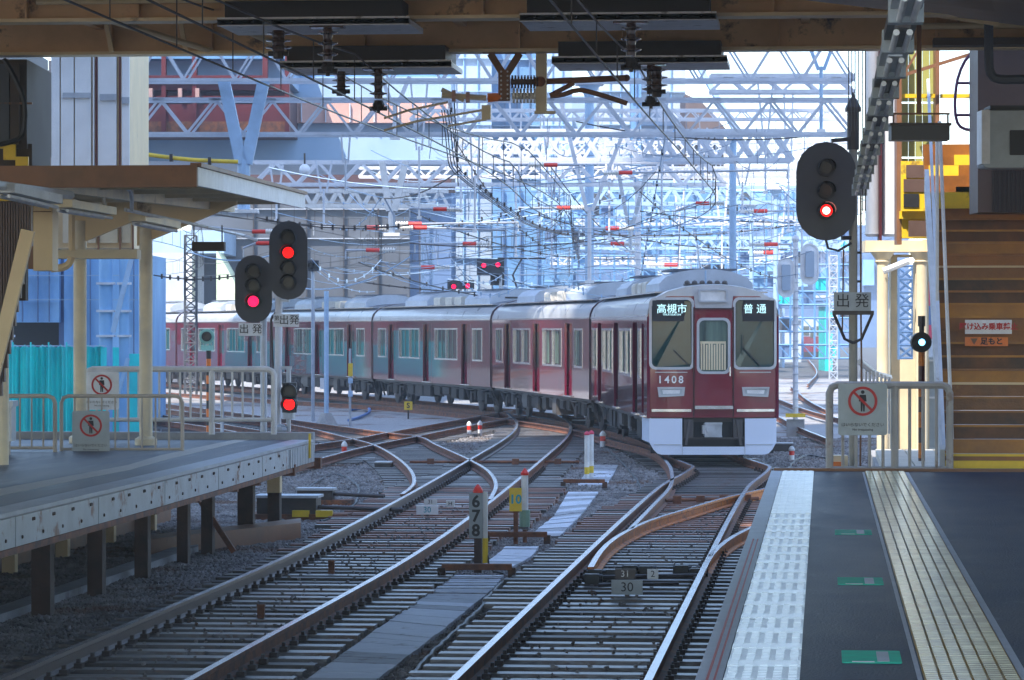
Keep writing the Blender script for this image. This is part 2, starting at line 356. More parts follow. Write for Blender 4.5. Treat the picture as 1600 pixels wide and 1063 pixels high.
# ------------------------------------------------------------------ tracks
RP=[(-.034,0),(.034,0),(.036,-.035),(.010,-.052),(.010,-.125),(.068,-.142),(.068,-.158),(-.068,-.158),(-.068,-.142),(-.010,-.125),(-.010,-.052),(-.036,-.035)]
def rail(pts,parent,side='rust',head='rail_head',step=1.2,name='rail'):
    P=spline(pts,step); m=MB(); m.sweep(P,RP,[1]+[0]*11); return part(m,name,[M[side],M[head]],parent,smooth=True)
def rows(l,r,y0,y1,st,ext):
    """sleeper rows between two rail polylines, by world y"""
    Lp=spline(l,.8);Rp=spline(r,.8)
    def at(P,y):
        for a,b in zip(P,P[1:]):
            if min(a.y,b.y)<=y<=max(a.y,b.y) and abs(a.y-b.y)>1e-6: return a.lerp(b,(y-a.y)/(b.y-a.y))
    out=[];y=y0
    while y<y1:
        a,b=at(Lp,y),at(Rp,y)
        if a and b: out.append((a,b))
        y+=st
    return out
SLV=[MB().box(-.5,.5,-.12,.12,-.15,0).mesh('sleeper',M[k]) for k in('sleeper','sleeper','sleeper_dark','sleeper_pale')]
SL=MB().box(-.5,.5,-.12,.12,-.15,0).mesh('sleeper',M['sleeper']); SLW=MB().box(-.5,.5,-.12,.12,-.15,0).mesh('sleeper',M['sleeper_worn'])
def sleepers(track,pairs,ext=.55,worn=None,limit=290):
    fs=MB(); off,prz=ROOT[track.name]
    for k,(a,b) in enumerate(pairs[:limit]):
        c=(a+b)/2; d=(b-a); w_=d.length+2*(ext(c.y) if callable(ext) else ext); rz=math.atan2(d.y,d.x)+random.uniform(-.006,.006)
        me=SLW if worn and worn(c.y) and random.random()<.75 else random.choice(SLV)
        o=inst(me,'sleeper',(c.x+random.uniform(-.03,.03),c.y,-.16+random.uniform(-.008,.004)),rz,track); o.scale=(w_*random.uniform(.97,1.03),random.uniform(.82,1.1),1)
        if c.y<70:
            u=d.normalized()
            for p in (a,b):
                for s in(-1,1): fs.cbox(p+u*s*.105-UZ*.16,.07,.11,.045,rz)
                for s in(-1,1): fs.cbox(p+u*s*.10-UZ*.13,.03,.05,.05,rz)
    if fs.v: part(fs,'rail_fasteners',M['fastener'],track,kind='stuff')
def track(label,loc,group=None): return thing('railway_track',label,'railway track',loc,group=group)
# main line under the train
CC=[(4.23,71.2),(3.46,90.1),(.70,108.9),(-3.87,127.2),(-8.97,145.4),(-14.8,163.4),(-21.3,181.2),(-28.2,199),(-36,217)]   # coupling points X,D
ctr=[Vector((-2.14,18,0)),Vector((-2.14,36,0)),Vector((-2.13,50,0)),Vector((-2.06,60,0)),L(4.32,67)]+[L(a,b) for a,b in CC]
def offs(P,d):
    o=[]
    for i,p in enumerate(P):
        t=(P[min(i+1,len(P)-1)]-P[max(0,i-1)]).normalized(); o.append(p+Vector((t.y,-t.x,0))*d)
    return o
cs=spline(ctr,4)
t1=track('track the maroon train stands on, curving away to the left',(-2.14,18,0))
l1,r1=offs(cs,-.765),offs(cs,.765)
rail(l1,t1); rail(r1,t1)
rp=rows(l1,r1,22,112,.56,.5)
wide=[G(920,890)+Vector((-.03,0,0)),G(1000,826),G(1060,800),G(1160,772),G(1200,764)]
sleepers(t1,rp,ext=lambda y:.58 if y<36 or y>56 else .75,worn=lambda y:46<y<60)
# switch blades and diverging rails (orange)
t1b=track('rusty orange diverging rails crossing the main track towards the right platform',(-2.9,40,0))
rail([G(923,886),G(938,862),G(962,840),G(1010,815),G(1060,799),G(1120,781),G(1160,771),G(1215,759),G(1262,750)],t1b,side='rust_bright')
rail([G(1097,893),G(1112,866),G(1135,845),G(1165,828),G(1215,806),G(1262,790)],t1b,side='rust_bright')
# guard / second left rail
t1c=track('outer check rail hugging the left rail in front of the train',(-3,60,0))
rail([G(985,826),G(1020,790),G(1046,762),G(1050,742),G(1042,722),G(1015,703),G(952,687),G(880,668),G(753,650),G(640,638),G(520,630),G(430,625),G(240,612)],t1c)
# centre-left track
tr2=track('centre left track running straight past the left platform into the crossover',(-5.7,20,0))
c2=[Vector((-5.73,18,0)),Vector((-5.73,28,0)),Vector((-5.72,40,0)),Vector((-5.93,50,0)),Vector((-6.25,60,0)),Vector((-6.65,71,0)),Vector((-7.25,86,0)),Vector((-8.1,98,0)),Vector((-9.5,110,0))]
c2=spline(c2,4); l2,r2=offs(c2,-.755),offs(c2,.755); rail(l2,tr2,side='rail_dull'); rail(r2,tr2)
p2_=rows(l2,r2,22,104,.56,.5); sleepers(tr2,p2_,ext=lambda y:.58 if y<50 or y>66 else .85,worn=lambda y:44<y<62)
# crossover rails
x1=track('crossover track curving from the centre left track away to the left',(-7,55,0))
ka=[G(766,780),G(775,758),G(764,737),G(733,718),G(682,695),G(654,682),G(592,674),G(456,656),G(330,640),G(236,628)]
kb=[G(628,772),G(646,757),G(643,737),G(620,715),G(584,695),G(536,682),G(456,664),G(330,648),G(236,637)]
rail(ka,x1);rail(kb,x1)
x2=track('crossover track coming from behind the left platform end towards the train',(-10,60,0))
kc=[G(400,711),G(488,695),G(558,685),G(615,674),G(733,653),G(800,641)]
kd=[G(400,738),G(485,720),G(570,698),G(654,681),G(733,665),G(820,650)]
rail(kc,x2);rail(kd,x2)
x3=track('rusty curved sidings seen through the white railing at the left platform end',(-18,75,0))
rail([G(455,700),G(400,682),G(330,668),G(236,655)],x3); rail([G(455,680),G(380,668),G(300,655),G(236,646)],x3)
def along(track,A,B,st=.6,ext=.55,me=None):
    """sleepers square to a curving pair of rails"""
    a_=spline(A,.2); b_=spline(B,.2); acc=0
    for p,q in zip(a_,a_[1:]):
        acc+=(q-p).length
        if acc<st: continue
        acc=0; n_=min(b_,key=lambda v:(v-p).length); d=n_-p
        if d.length>2.2 or d.length<1.0: continue
        c=(p+n_)/2; o=inst(me or SL,'sleeper',(c.x,c.y,-.165+random.uniform(-.008,0)),math.atan2(d.y,d.x),track); o.scale=(d.length+2*ext,1,1)
along(x1,ka,kb); along(x2,kc,kd)
along(x3,[G(455,700),G(400,682),G(330,668),G(236,655)],[G(455,680),G(380,668),G(300,655),G(236,646)])
# background tracks right of the train
for (a,b,lab) in (([(1212,648),(1250,668),(1300,688)],[(1212,622),(1260,640),(1320,656)],'rusty track curving in behind the right hand railing'),
                  ([(1236,604),(1262,625),(1290,640)],[(1262,560),(1276,580),(1262,600)],'distant track below the far train')):
    t=track(lab,G(*b[0])); 
    for q in (a,b): rail([G(*p) for p in q],t,step=3)
# point rods across the tracks
def rodthing(px0,py0,px1,py1,label):
    t=thing('point_rod',label,'switch rod',G((px0+px1)/2,(py0+py1)/2,-.12))
    m=MB(); a,b=G(px0,py0,-.1),G(px1,py1,-.1); m.tube(a,b,.03); part(m,'rod',M['rust'],t)
    for k in range(4):
        c=a.lerp(b,(k+.5)/4); m=MB(); m.cbox(c-UZ*.05,.14,.14,.12); part(m,'joint',M['rust'],t)
rodthing(640,722,905,722,'thin rusty rod crossing the centre left track beyond the diamond')
rodthing(1040,782,1185,779,'rusty rod crossing the main track near the orange rail')
# switch machines and small markers in the near track
def switch_machine(px,py,label,sc=1.0,yellow=False):
    p=G(px,py,-.24); t=thing('switch_machine',label,'switch machine',p)
    m=MB(); m.cbox(p,1.25*sc,.55*sc,.10,0); part(m,'base_plate',M['rust'],t)
    m=MB(); m.cbox(p+UZ*.10+Vector((-.15,0,0))*sc,.75*sc,.42*sc,.20*sc); part(m,'housing',M['steel_dark'],t)
    m=MB(); m.cbox(p+UZ*(.10+.2*sc)+Vector((-.15,0,0))*sc,.81*sc,.48*sc,.04); part(m,'lid',M['galv'],t)
    m=MB(); m.tube(p+Vector((.2*sc,-.05,.2)),p+Vector((1.3*sc,-.05,.16)),.03); m.tube(p+Vector((.2*sc,.1,.2)),p+Vector((1.3*sc,.1,.16)),.025); part(m,'rod',M['steel_dark'],t)
    if yellow:
        for dx in(.05,.42):
            m=MB(); m.cbox(p+Vector((dx,-.32,.06)),.26,.1,.1); part(m,'cover',M['yellow'],t)
switch_machine(470,812,'switch machine with yellow covers on the ballast beside the left platform posts',1.25,True)
switch_machine(505,790,'low grey switch lever box behind the one with yellow covers',.8)
def pointnum(px,py,txts,label,matn='sign_grey',D=None):
    p=G(px,py,-.15); t=thing('number_plate',label,'number plate',p); 
    m=MB(); m.cbox(p,.05,.04,.1); part(m,'bracket',M['steel_dark'],t)
    for k,(s,w_,h_,dx,dz,mt,ink) in enumerate(txts):
        m=MB(); c=p+Vector((dx,-.03,dz)); m.cbox(c,w_,.02,h_); part(m,'plate',M[mt],t)
        lettering(s,h_*.9,M[ink],c+Vector((0,-.012,h_/2)),t)
pointnum(980,932,[('30',.34,.16,0,.02,'sign_grey','ink'),('31',.22,.11,-.02,.19,'steel_dark','ink_white'),('2',.12,.11,.28,.19,'galv','ink')],'grey plate reading 30 between the rails of the main track')
pointnum(668,806,[('30',.34,.14,0,.02,'sign_white','ink_cyan'),('31',.2,.09,.05,.17,'white','ink'),('H',.13,.1,.36,.14,'white','ink')],'small white and blue plates lying between the centre left rails')
for px,py in((518,899),(408,972)):
    m=MB(); p=G(px,py,-.2); m.cbox(p,.07,.07,.16); m.cbox(p+UZ*.16,.08,.08,.02); solo(m,'track_peg',M['rust'],'short dark peg between the rails '+('nearer the camera' if py>950 else 'further from the camera'),'peg','pegs between the rails')
for k in range(2):
    pass
m=MB()
for px,py in((930,905),(958,905),(925,912),(1065,898),(1090,903),(985,898),(1010,899)):
    p=G(px,py,-.14); m.cbox(p,.16,.14,.11); m.tube(p+Vector((-.1,0,.06)),p+Vector((.12,0,.06)),.05)
sw=thing('switch_drive','dark switch bars and brackets across the near main track',"switch",G(990,905,-.15))
part(m,'bracket',M['black'],sw)
m=MB(); m.tube(G(925,903,-.1),G(1100,900,-.1),.03); m.tube(G(935,915,-.1),G(1060,912,-.1),.02); part(m,'bar',M['steel_dark'],sw)
# concrete plank walkway between the tracks
wk=thing('concrete_walkway','walkway of grey concrete planks between the two near tracks','walkway',G(630,980,-.2))
def planks(lf,rt,n,z=-.20):
    for k in range(n):
        t0,t1=k/n,(k+.955)/n
        def e(P,t):
            t*=len(P)-1; i=min(int(t),len(P)-2); return P[i].lerp(P[i+1],t-i)
        a,b=e(lf,t0),e(rt,t0);c,d=e(rt,t1),e(lf,t1); dz=random.uniform(-.008,.008)
        m=MB(); m.hexa([a-UZ*.06,b-UZ*.06,c-UZ*.06,d-UZ*.06,a+UZ*dz,b+UZ*dz,c+UZ*dz,d+UZ*dz]); part(m,'plank',M[random.choice(('concrete_plank','concrete_plank','plank_dark'))],wk)
g=lambda x,y:G(x,y,-.19)
planks([g(430,1100),g(476,1063),g(600,975),g(680,920),g(711,899)],[g(548,1100),g(586,1063),g(690,985),g(770,920),g(787,899)],46)
planks([g(748,886),g(775,868),g(790,854)],[g(800,886),g(830,870),g(842,854)],8)
planks([g(826,838),g(866,806),g(888,768)],[g(874,838),g(912,800),g(935,768)],18)
planks([g(903,757),g(915,738),g(917,726)],[g(948,757),g(960,738),g(966,726)],7)
def footframe(x0,x1,y,label):
    a,b=G(x0,y,-.2),G(x1,y,-.2); t=thing('walkway_frame',label,'frame',(a+b)/2); m=MB(); m.bar(a+UZ*.13,b+UZ*.13,.1,.07); part(m,'crossbar',M['rust'],t)
    for p in(a,b): m=MB(); m.cbox(p,.09,.1,.12); part(m,'leg',M['post_dark'],t)
footframe(690,800,903,'dark rusty frame across the walkway below the 6 7 8 post')
footframe(760,855,850,'rusty frame across the walkway under the yellow 10 sign')
footframe(880,945,763,'pale frame across the walkway below the twin posts')
for k,(pts_,lab) in enumerate((
  ([(640,1062),(690,1005),(742,960),(770,925),(800,903)],'black cable lying right of the walkway planks in the near ballast'),
  ([(452,1062),(560,990),(640,935),(690,908)],'black cable lying left of the walkway planks in the near ballast'),
  ([(880,745),(905,700),(925,690),(960,712),(1000,760),(985,790)],'dark cable looping over the ballast beside the train'),
  ([(470,770),(520,742),(560,760),(545,800),(500,815)],'dark cable looping from the switch machine over the ballast'),
  ([(1225,745),(1240,722),(1262,712),(1290,716)],'dark cable on the ballast right of the train front'))):
    m=MB(); m.path([p+Vector((random.uniform(-.02,.02),0,0)) for p in spline([G(x,y,-.205) for x,y in pts_],.3)],.022,6); solo(m,'ground_cable',M['black'],lab,'cable')
for k,(x,y,w_,h_,lab) in enumerate(((1222,708,.5,.22,'dark impedance box on the ballast right of the train skirt'),(600,735,.35,.16,'small dark box on the ballast inside the crossover curve'),(905,668,.4,.2,'dark box beside the rail below the second carriage'))):
    p=G(x,y,-.25); t=thing('trackside_box',lab,'box',p); m=MB(); m.cbox(p,w_,.4,h_); part(m,'body',M['steel_dark'],t); m=MB(); m.cbox(p+UZ*h_,w_*1.06,.44,.03); part(m,'lid',M['galv'],t)
# ------------------------------------------------------------------ marker posts
def bollard(px,py,h,r,label,bands,z=-.24,group='red and white marker posts'):
    p=G(px,py,z); t=thing('marker_post',label,'marker post',p,group=group)
    zz=0
    for k,(f,mt,nm) in enumerate(bands):
        m=MB(); 
        if nm=='cap': m.lathe([(r*1.15,zz),(r*1.2,zz+h*f*.35),(r*.7,zz+h*f*.8),(r*.15,zz+h*f)],p,12)
        else: m.lathe([(r,zz),(r,zz+h*f)],p,12)
        part(m,nm,M[mt],t,smooth=True); zz+=h*f
    return t
wb=[(.42,'white','tube'),(.28,'red_ins','band'),(.30,'white_dirty','cap')]
bollard(538,718,.42,.062,'white marker post with red band on the ballast beside the left platform end',wb)
bollard(733,682,.42,.06,'left one of the two red banded posts beyond the diamond crossing',wb)
bollard(750,681,.42,.06,'right one of the two red banded posts beyond the diamond crossing',wb)
bollard(942,701,.44,.07,'red banded post standing close beside the second carriage',wb)
bollard(1237,722,.36,.06,'red banded post right of the train front',wb)
for px,py,lab in((917,752,'left one of the twin grey posts with pink caps and yellow feet'),(924,750,'right one of the twin grey posts with pink caps and yellow feet')):
    bollard(px,py,.98,.048,lab,[(.14,'white','foot'),(.14,'yellow','sleeve'),(.10,'white','collar'),(.54,'white_dirty','tube'),(.08,'lens_off','cap')],group='twin grey posts on the walkway')
    # pink cap
    o=[c for c in C.objects if c.name.startswith('cap') and c.parent and c.parent.get('label')==lab][0]; o.data.materials.clear(); o.data.materials.append(M['red_bg'])
# 6 7 8 sign
p=G(747,895,-.2); D0=(CAMZ+.2)*FL/(895-HZ); s0=FL/D0
t=thing('stop_position_sign','grey post sign reading 6 7 8 with a red light cap','sign',p)
m=MB(); m.cbox(p,.09,.07,.45); part(m,'post',M['post_dark'],t)
m=MB(); m.cbox(p+UZ*.42+Vector((-.02,-.05,0)),.165,.03,.545); part(m,'plate',M['plate_grey'],t)
m=MB(); m.cbox(p+Vector((.09,.0,.42)),.05,.06,.56); part(m,'side_plate',M['white_dirty'],t)
for k,ch in enumerate('876'): lettering(ch,.20,M['ink'],p+Vector((-.02,-.067,.51+.175*k)),t,bold=.006)
m=MB(); m.lathe([(.06,0),(.06,.03),(.045,.06),(.012,.10)],p+Vector((0,-.02,.97)),12); part(m,'cap',M['red_ins'],t)
m=MB(); m.lathe([(.035,0),(.035,.30)],p+Vector((.09,-.03,.12)),8); part(m,'sleeve',M['yellow'],t)
m=MB(); m.path([p+Vector((.11,-.02,.25)),p+Vector((.14,-.05,.08)),p+Vector((.2,-.1,.02)),p+Vector((.32,-.1,0))],.012); part(m,'cable',M['black'],t)
# 10 sign and its neighbour
p=G(806,850,-.2)
t=thing('stop_position_sign','small yellow sign reading 10 on a brown post','sign',p)
m=MB(); m.cbox(p,.06,.05,.52); part(m,'post',M['rust'],t)
m=MB(); m.cbox(p+UZ*.45+Vector((0,-.04,0)),.17,.02,.32); part(m,'plate',M['yellow_stair'],t,label='pale yellow plate')
m.v=[]; 
lettering('10',.17,M['ink_cyan'],p+Vector((0,-.053,.61)),t,bold=.005)
p=G(820,848,-.2)
t=thing('marker_post','white tube post with a red cap and green box behind the 10 sign','marker post',p)
for a,b,r,mt,nm in((0,.18,.03,'rust','foot'),(.22,.45,.075,'sign_grey','box'),(.45,.93,.048,'white','tube')):
    m=MB(); m.lathe([(r,a),(r,b)],p,10); part(m,nm,mat('box_green',(.25,.42,.32),.5) if nm=='box' else M[mt],t,smooth=True)
m=MB(); m.lathe([(.058,.93),(.06,.96),(.03,1.0),(.01,1.03)],p,12); part(m,'cap',M['red_ins'],t)
p=G(638,655,-.24); t=thing('track_sign','tiny yellow square sign with a black S by the curved rail','sign',p)
m=MB(); m.cbox(p,.05,.05,.3); part(m,'post',M['steel_dark'],t)
m=MB(); m.cbox(p+UZ*.3,.27,.02,.28); part(m,'plate',M['yellow'],t); lettering('S',.24,M['ink'],p+Vector((0,-.015,.44)),t,bold=.006)
# ------------------------------------------------------------------ right platform
YE=39.2
rpf=thing('right_platform','',None,(2,12,0)); rpf['kind']='structure'; del_l=rpf.pop('label',None) if 'label' in rpf else None
m=MB(); m.box(-.575,13,-14,YE,-.3,1.10); part(m,'platform_body',M['concrete'],rpf)
m=MB(); m.box(-.475,13,-14,YE-.02,1.10,1.116); part(m,'platform_surface',M['asphalt'],rpf)
m=MB(); m.box(-.60,-.475,-14,YE,1.08,1.122); part(m,'coping',M['coping'],rpf)
m=MB(); m.box(-.550,-.538,-14,26.5,1.122,1.125); m.box(-.515,-.505,-14,26.5,1.122,1.125); part(m,'edge_line',M['line_red'],rpf)
tw=MB(); tw.box(-.148,.148,.003,.297,0,.008,1)
for i in range(5):
    x=-.12+i*.06
    for j in range(4): tw.box(x-.017,x+.017,.02+j*.07,.075+j*.07,.008,.014,0)
twm=tw.mesh('tactile_tile',[M['tile_white'],M['tile_white_base']])
tw2=MB(); tw2.box(-.148,.148,.002,.298,0,.012,0)
for i in range(5): tw2.box(-.135+i*.06,-.105+i*.06,.01,.29,.012,.016,0)
tw2m=tw2.mesh('tactile_tile',[M['tile_white'],M['tile_white_base']])
y=13.2;k=0
while y<YE-.3:
    inst(twm if y<30 and (k%3!=2) else tw2m,'tactile_tile',(-.29,y,1.1165),0,rpf).scale=(1.2,1,1); y+=.3;k+=1
ty=MB(); ty.box(-.224,.224,.0,.45,0,.006,1)
for i in range(6):
    x=-.187+i*.0745
    for j in range(5): ty.box(x-.030,x+.030,.008+j*.088,.084+j*.088,.006,.013,0)
tym=ty.mesh('tactile_tile',[M['tile_yellow'],M['tile_yellow_base']])
y=13.0
while y<YE-.45: inst(tym,'tactile_tile',(.695,y,1.1165),0,rpf); y+=.457
m=MB(); m.box(.925,.965,-14,YE-.3,1.116,1.12); m.box(.44,.462,-14,YE-.3,1.116,1.12); part(m,'border_strip',M['coping'],rpf)
for k,(y,) in enumerate(((17.1,),(22.2,),(27.5,))):
    t=thing('floor_sticker','green floor sticker '+('nearest the camera','in the middle of the three','furthest from the camera')[k]+' on the dark platform','floor sticker',(.235,y,1.118),group='green stickers on the right platform')
    m=MB(); m.prism(rrect(.09,.385,y-.32,y+.32,.02),(0,0,1.1175),(1,0,0),(0,1,0),(0,0,.003)); part(m,'film',M['green_sticker'],t)
    m=MB(); m.box(.265,.325,y-.25,y+.25,1.1206,1.1225); part(m,'print',M['sign_grey'],t)
    m=MB(); m.box(.14,.25,y-.29,y-.25,1.1206,1.1222); part(m,'print',M['white'],t)
m=MB()
# end kerb of the platform
m.box(-.57,6.0,YE-.02,YE+.12,1.0,1.15); part(m,'end_kerb',M['brown_paint'],rpf)
# ------------------------------------------------------------------ no entry pictogram
def no_entry(t,c,w_,h_,rz,platem,text=True):
    """sign plate centred at c facing -Y turned rz"""
    u=Vector((math.cos(rz),math.sin(rz),0)); n=Vector((math.sin(rz),-math.cos(rz),0)); c=Vector(c)
    m=MB(); m.prism(rrect(-w_/2,w_/2,-h_/2,h_/2,.03),c-n*.012,u,UZ,n*.012); part(m,'sign_plate',M[platem],t)
    q=c+UZ*h_*.16+n*.002; r=w_*.30
    m=MB()
    ring(m,circ(0,0,r,28),circ(0,0,r*.82,28),q,u,UZ,n*.006)
    a=u*math.cos(-PI/4)+UZ*math.sin(-PI/4); b=u*math.sin(PI/4)+UZ*math.cos(PI/4)
    pf=[(-r*.84,-r*.085),(r*.84,-r*.085),(r*.84,r*.085),(-r*.84,r*.085)]
    m.prism(pf,q+n*.001,a,b,n*.004)
    part(m,'prohibition_symbol',M['ink_red'] if platem!='sign_grey' else M['ink_red'],t)
    m=MB(); m.prism(circ(0,r*.62,r*.13,10),q,u,UZ,n*.003)
    m.prism([(-r*.22,r*.44),(r*.22,r*.44),(r*.26,-.02*r),(r*.15,-.02*r),(r*.13,-r*.7),(r*.03,-r*.7),(0,-r*.1),(-r*.03,-r*.7),(-r*.13,-r*.7),(-r*.15,-.02*r),(-r*.26,-.02*r)],q,u,UZ,n*.003)
    part(m,'figure',M['ink'],t)
    if text:
        lettering('はいらないでください',w_*.088,M['steel_dark'],c-UZ*h_*.30+n*.004,t,rz=rz)
        lettering('No trespassing',w_*.07,M['steel_dark'],c-UZ*h_*.39+n*.004,t,rz=rz)
def railing(x0,x1,ytop,ybot,D,label,post,bal,nb,matn,ext_post=(),rtop=.07,dirv=RX,ylow=None,rb=.016):
    """barrier between image columns x0,x1 at depth D"""
    a=W(x0,ybot,D);b=W(x1,ybot,D);h=W(x0,ytop,D).z-a.z; lw=(W(x0,ylow,D).z-a.z) if ylow else .08
    t=thing('railing',label,'railing',(a+b)/2)
    c=.09
    m=MB(); pts=[a]+[a+UZ*(h-c)]+[a+UZ*(h-c*.3)+(b-a).normalized()*c*.3]+[a+UZ*h+(b-a).normalized()*c,b+UZ*h-(b-a).normalized()*c,b+UZ*(h-c*.3)-(b-a).normalized()*c*.3,b+UZ*(h-c),b]
    m.path(pts,post,8); part(m,'frame',M[matn],t,smooth=True)
    m=MB(); m.tube(a+UZ*lw,b+UZ*lw,post*.7); part(m,'bottom_rail',M[matn],t)
    for k in range(1,nb+1):
        p=a.lerp(b,k/(nb+1)); m=MB(); m.tube(p+UZ*lw,p+UZ*h,rb,6); part(m,'baluster',M[matn],t)
    for e in ext_post:
        p=W(e,ybot,D); m=MB(); m.tube(p,p+UZ*h,post,8); part(m,'post',M[matn],t)
    return t,a,b,h
t,a,b,h=railing(1296,1484,602,742,39.55,'grey tubular railing with a no entry sign closing the right platform end',.045,0,8,'fence_grey',ylow=733,rb=.02,ext_post=(1398,))
no_entry(t,W(1348,640,39.45),.57,.60,TH,'sign_grey')
# ------------------------------------------------------------------ left platform
lp=thing('left_platform','',None,(-9,30,0)); lp['kind']='structure'
EL=[Vector((-7.22,14,0)),Vector((-7.25,30,0)),Vector((-7.33,40,0)),Vector((-7.50,49.6,0))]
e2=spline(EL,3)
def slab(e,inx,z0,z1,out=0.0):
    m=MB()
    for p,q in zip(e,e[1:]): m.hexa([(inx if not callable(inx) else inx(p),p.y,z0),(p.x+out,p.y,z0),(q.x+out,q.y,z0),(inx if not callable(inx) else inx(q),q.y,z0),(inx if not callable(inx) else inx(p),p.y,z1),(p.x+out,p.y,z1),(q.x+out,q.y,z1),(inx if not callable(inx) else inx(q),q.y,z1)])
    return m
part(slab(e2,-14.2,.98,1.10,-.02),'platform_slab',M['concrete'],lp)
part(slab(e2,-14.2,1.10,1.112,-.30),'platform_surface',M['asphalt_left'],lp)
m=MB()
for p,q in zip(e2,e2[1:]): m.hexa([(p.x-.30,p.y,1.10),(p.x,p.y,1.08),(q.x,q.y,1.08),(q.x-.30,q.y,1.10),(p.x-.30,p.y,1.118),(p.x,p.y,1.118),(q.x,q.y,1.118),(q.x-.30,q.y,1.118)])
part(m,'coping',M['coping'],lp)
# cream guide line on the left platform
gl=[G(-60,778,1.112),G(0,764,1.112),G(120,742,1.112),G(200,727,1.112),G(250,712,1.112),G(330,695,1.112),G(372,686.5,1.112)]
gr=[G(-60,793,1.112),G(0,775,1.112),G(120,750,1.112),G(200,735,1.112),G(262,718,1.112),G(345,698,1.112),G(392,687,1.112)]
m=MB()
for i in range(len(gl)-1): m.hexa([gl[i],gr[i],gr[i+1],gl[i+1]]+[p+UZ*.003 for p in(gl[i],gr[i],gr[i+1],gl[i+1])])
part(m,'guide_line',M['line_cream'],lp)
m=MB(); m.box(-14.2,-7.5,49.5,49.75,.95,1.22); part(m,'end_kerb',M['concrete'],lp)
# edge girder in pieces with rivets
gy=[14,18,22,26,30,33.6,37.2,40.8,44.4,46.9,49.6]
def ex(y):
    for p,q in zip(e2,e2[1:]):
        if p.y<=y<=q.y: return p.x+(q.x-p.x)*(y-p.y)/(q.y-p.y)
    return e2[-1].x
rv=MB()
for k,(y0,y1) in enumerate(zip(gy,gy[1:])):
    m=MB(); a,b=Vector((ex(y0+.02)-.02,y0+.02,.93)),Vector((ex(y1-.02)-.02,y1-.02,.93)); m.bar(a,b,.05,.27)
    part(m,'girder_panel',M['girder_paint'],lp)
    if y0<46:
        n=int((y1-y0)/.42)
        for i in range(n):
            y=y0+.25+i*.42
            for dy,dz in((0,.08),(.06,.08)) if i%2 else ((0,-.06),): rv.lathe([(.020,0),(.016,.012)],(ex(y)+.006,y+dy,.93+dz),6,'x')
    else:
        m=MB()
        for i in range(int((y1-y0)/.17)): y=y0+.1+i*.17; m.box(ex(y)+.008,ex(y)+.03,y,y+.07,.80,1.06)
        part(m,'ribs',M['galv'],lp,kind='stuff')
part(rv,'rivets',M['post_dark'],lp,kind='stuff')
m=MB()
for p,q in zip(e2,e2[1:]): m.bar(p+Vector((-.04,0,.76)),q+Vector((-.04,0,.76)),.10,.06)
part(m,'lower_flange',M['rust'],lp)
for k,(px,w_) in enumerate(((67,.20),(151,.17),(223,.16),(287,.14),(325,.15),(385,.22),(429,.18),(-40,.2))):
    D=(8.15)/( -(px-800)/FL*math.cos(TH)+math.sin(TH)) if False else None
    kx=(px-800)/FL; Dd=-8.12/(kx*math.cos(TH)-math.sin(TH)); p=L(kx*Dd,Dd,-.3)
    m=MB(); m.cbox(p,w_,.2,1.12); part(m,'pier',M['post_dark'] if k!=6 else M['cream_paint'],lp) if k!=6 else (part(MB().cbox(p,w_,.2,.62),'pier',M['post_dark'],lp),part(MB().cbox(p+UZ*.62,w_*1.05,.21,.5),'pier_head',M['tan_paint'],lp))
    m=MB(); m.bar(p+Vector((.7,0,1.06)),p+Vector((-4,0,1.06)),.14,.16); part(m,'crossbeam',M['rust'],lp)
    if k in(4,0): m=MB(); m.bar(p+Vector((-.25,0,1.0)),p+Vector((.35,.0,.1) if k==4 else (-1.3,0,.35)),.07,.07); part(m,'brace',M['rust'],lp)
for k in range(7):
    p=Vector((-9.9,32+k*2.9,-.3)); m=MB(); m.cbox(p,.16,.16,1.3); part(m,'rear_pier',M['tan_paint'],lp)
m=MB(); m.box(-10.4,-10.1,20,52,-.3,.45); m.box(-14,-10.1,44,44.3,-.3,1.0); part(m,'rear_wall',M['brown_paint'],lp)
m=MB(); m.hexa([G(-40,985,-.3),G(-40,1000,-.3),G(310,872,-.3),G(310,860,-.3)]+[p+UZ*.16 for p in(G(-40,985,-.3),G(-40,1000,-.3),G(310,872,-.3),G(310,860,-.3))]); part(m,'footing_beam',M['concrete'],lp)
m=MB(); m.hexa([G(225,872,-.3),G(225,880,-.3),G(470,850,-.3),G(470,842,-.3)]+[p+UZ*.3 for p in(G(225,872,-.3),G(225,880,-.3),G(470,850,-.3),G(470,842,-.3))]); part(m,'low_wall',M['brown_paint'],lp)
m=MB(); p=W(484,700,49.3); m.cbox(p-UZ*.15,.03,.05,.36); part(m,'end_marker',M['yellow'],lp)
# left railings and signs
t,a,b,h=railing(96,285,619,708,45.6,'beige tubular railing with a no entry sign on the left platform',.026,0,8,'fence_beige',ylow=713.5 and 702,rb=.014)
no_entry(t,W(142,676,45.5),.50,.58,TH,'sign_grey')
t,a,b,h=railing(-60,86,619,715,45.2,'beige tubular railing beside the white box at the left picture edge',.030,0,7,'fence_beige',ylow=700,rb=.014)
t,a,b,h=railing(135,428,577,679,49.4,'tall white railing closing the end of the left platform',.045,0,17,'fence_white',ylow=656,rb=.018,ext_post=(331,))
no_entry(t,W(159,611,49.3),.50,.55,TH,'sign_white')
p=W(0,712,44); t=thing('platform_box','white cabinet on thin legs at the left picture edge','cabinet',p)
m=MB(); m.fbox(-40,636,18,690,44,.4); part(m,'body',M['white_dirty'],t)
m=MB(); m.fbox(-40,627,20,636,43.95,.5); part(m,'lid',M['galv'],t)
for px in(0,8,14): m=MB(); m.tube(W(px,690,44.1),W(px,712,44.1),.02); part(m,'leg',M['fence_beige'],t)
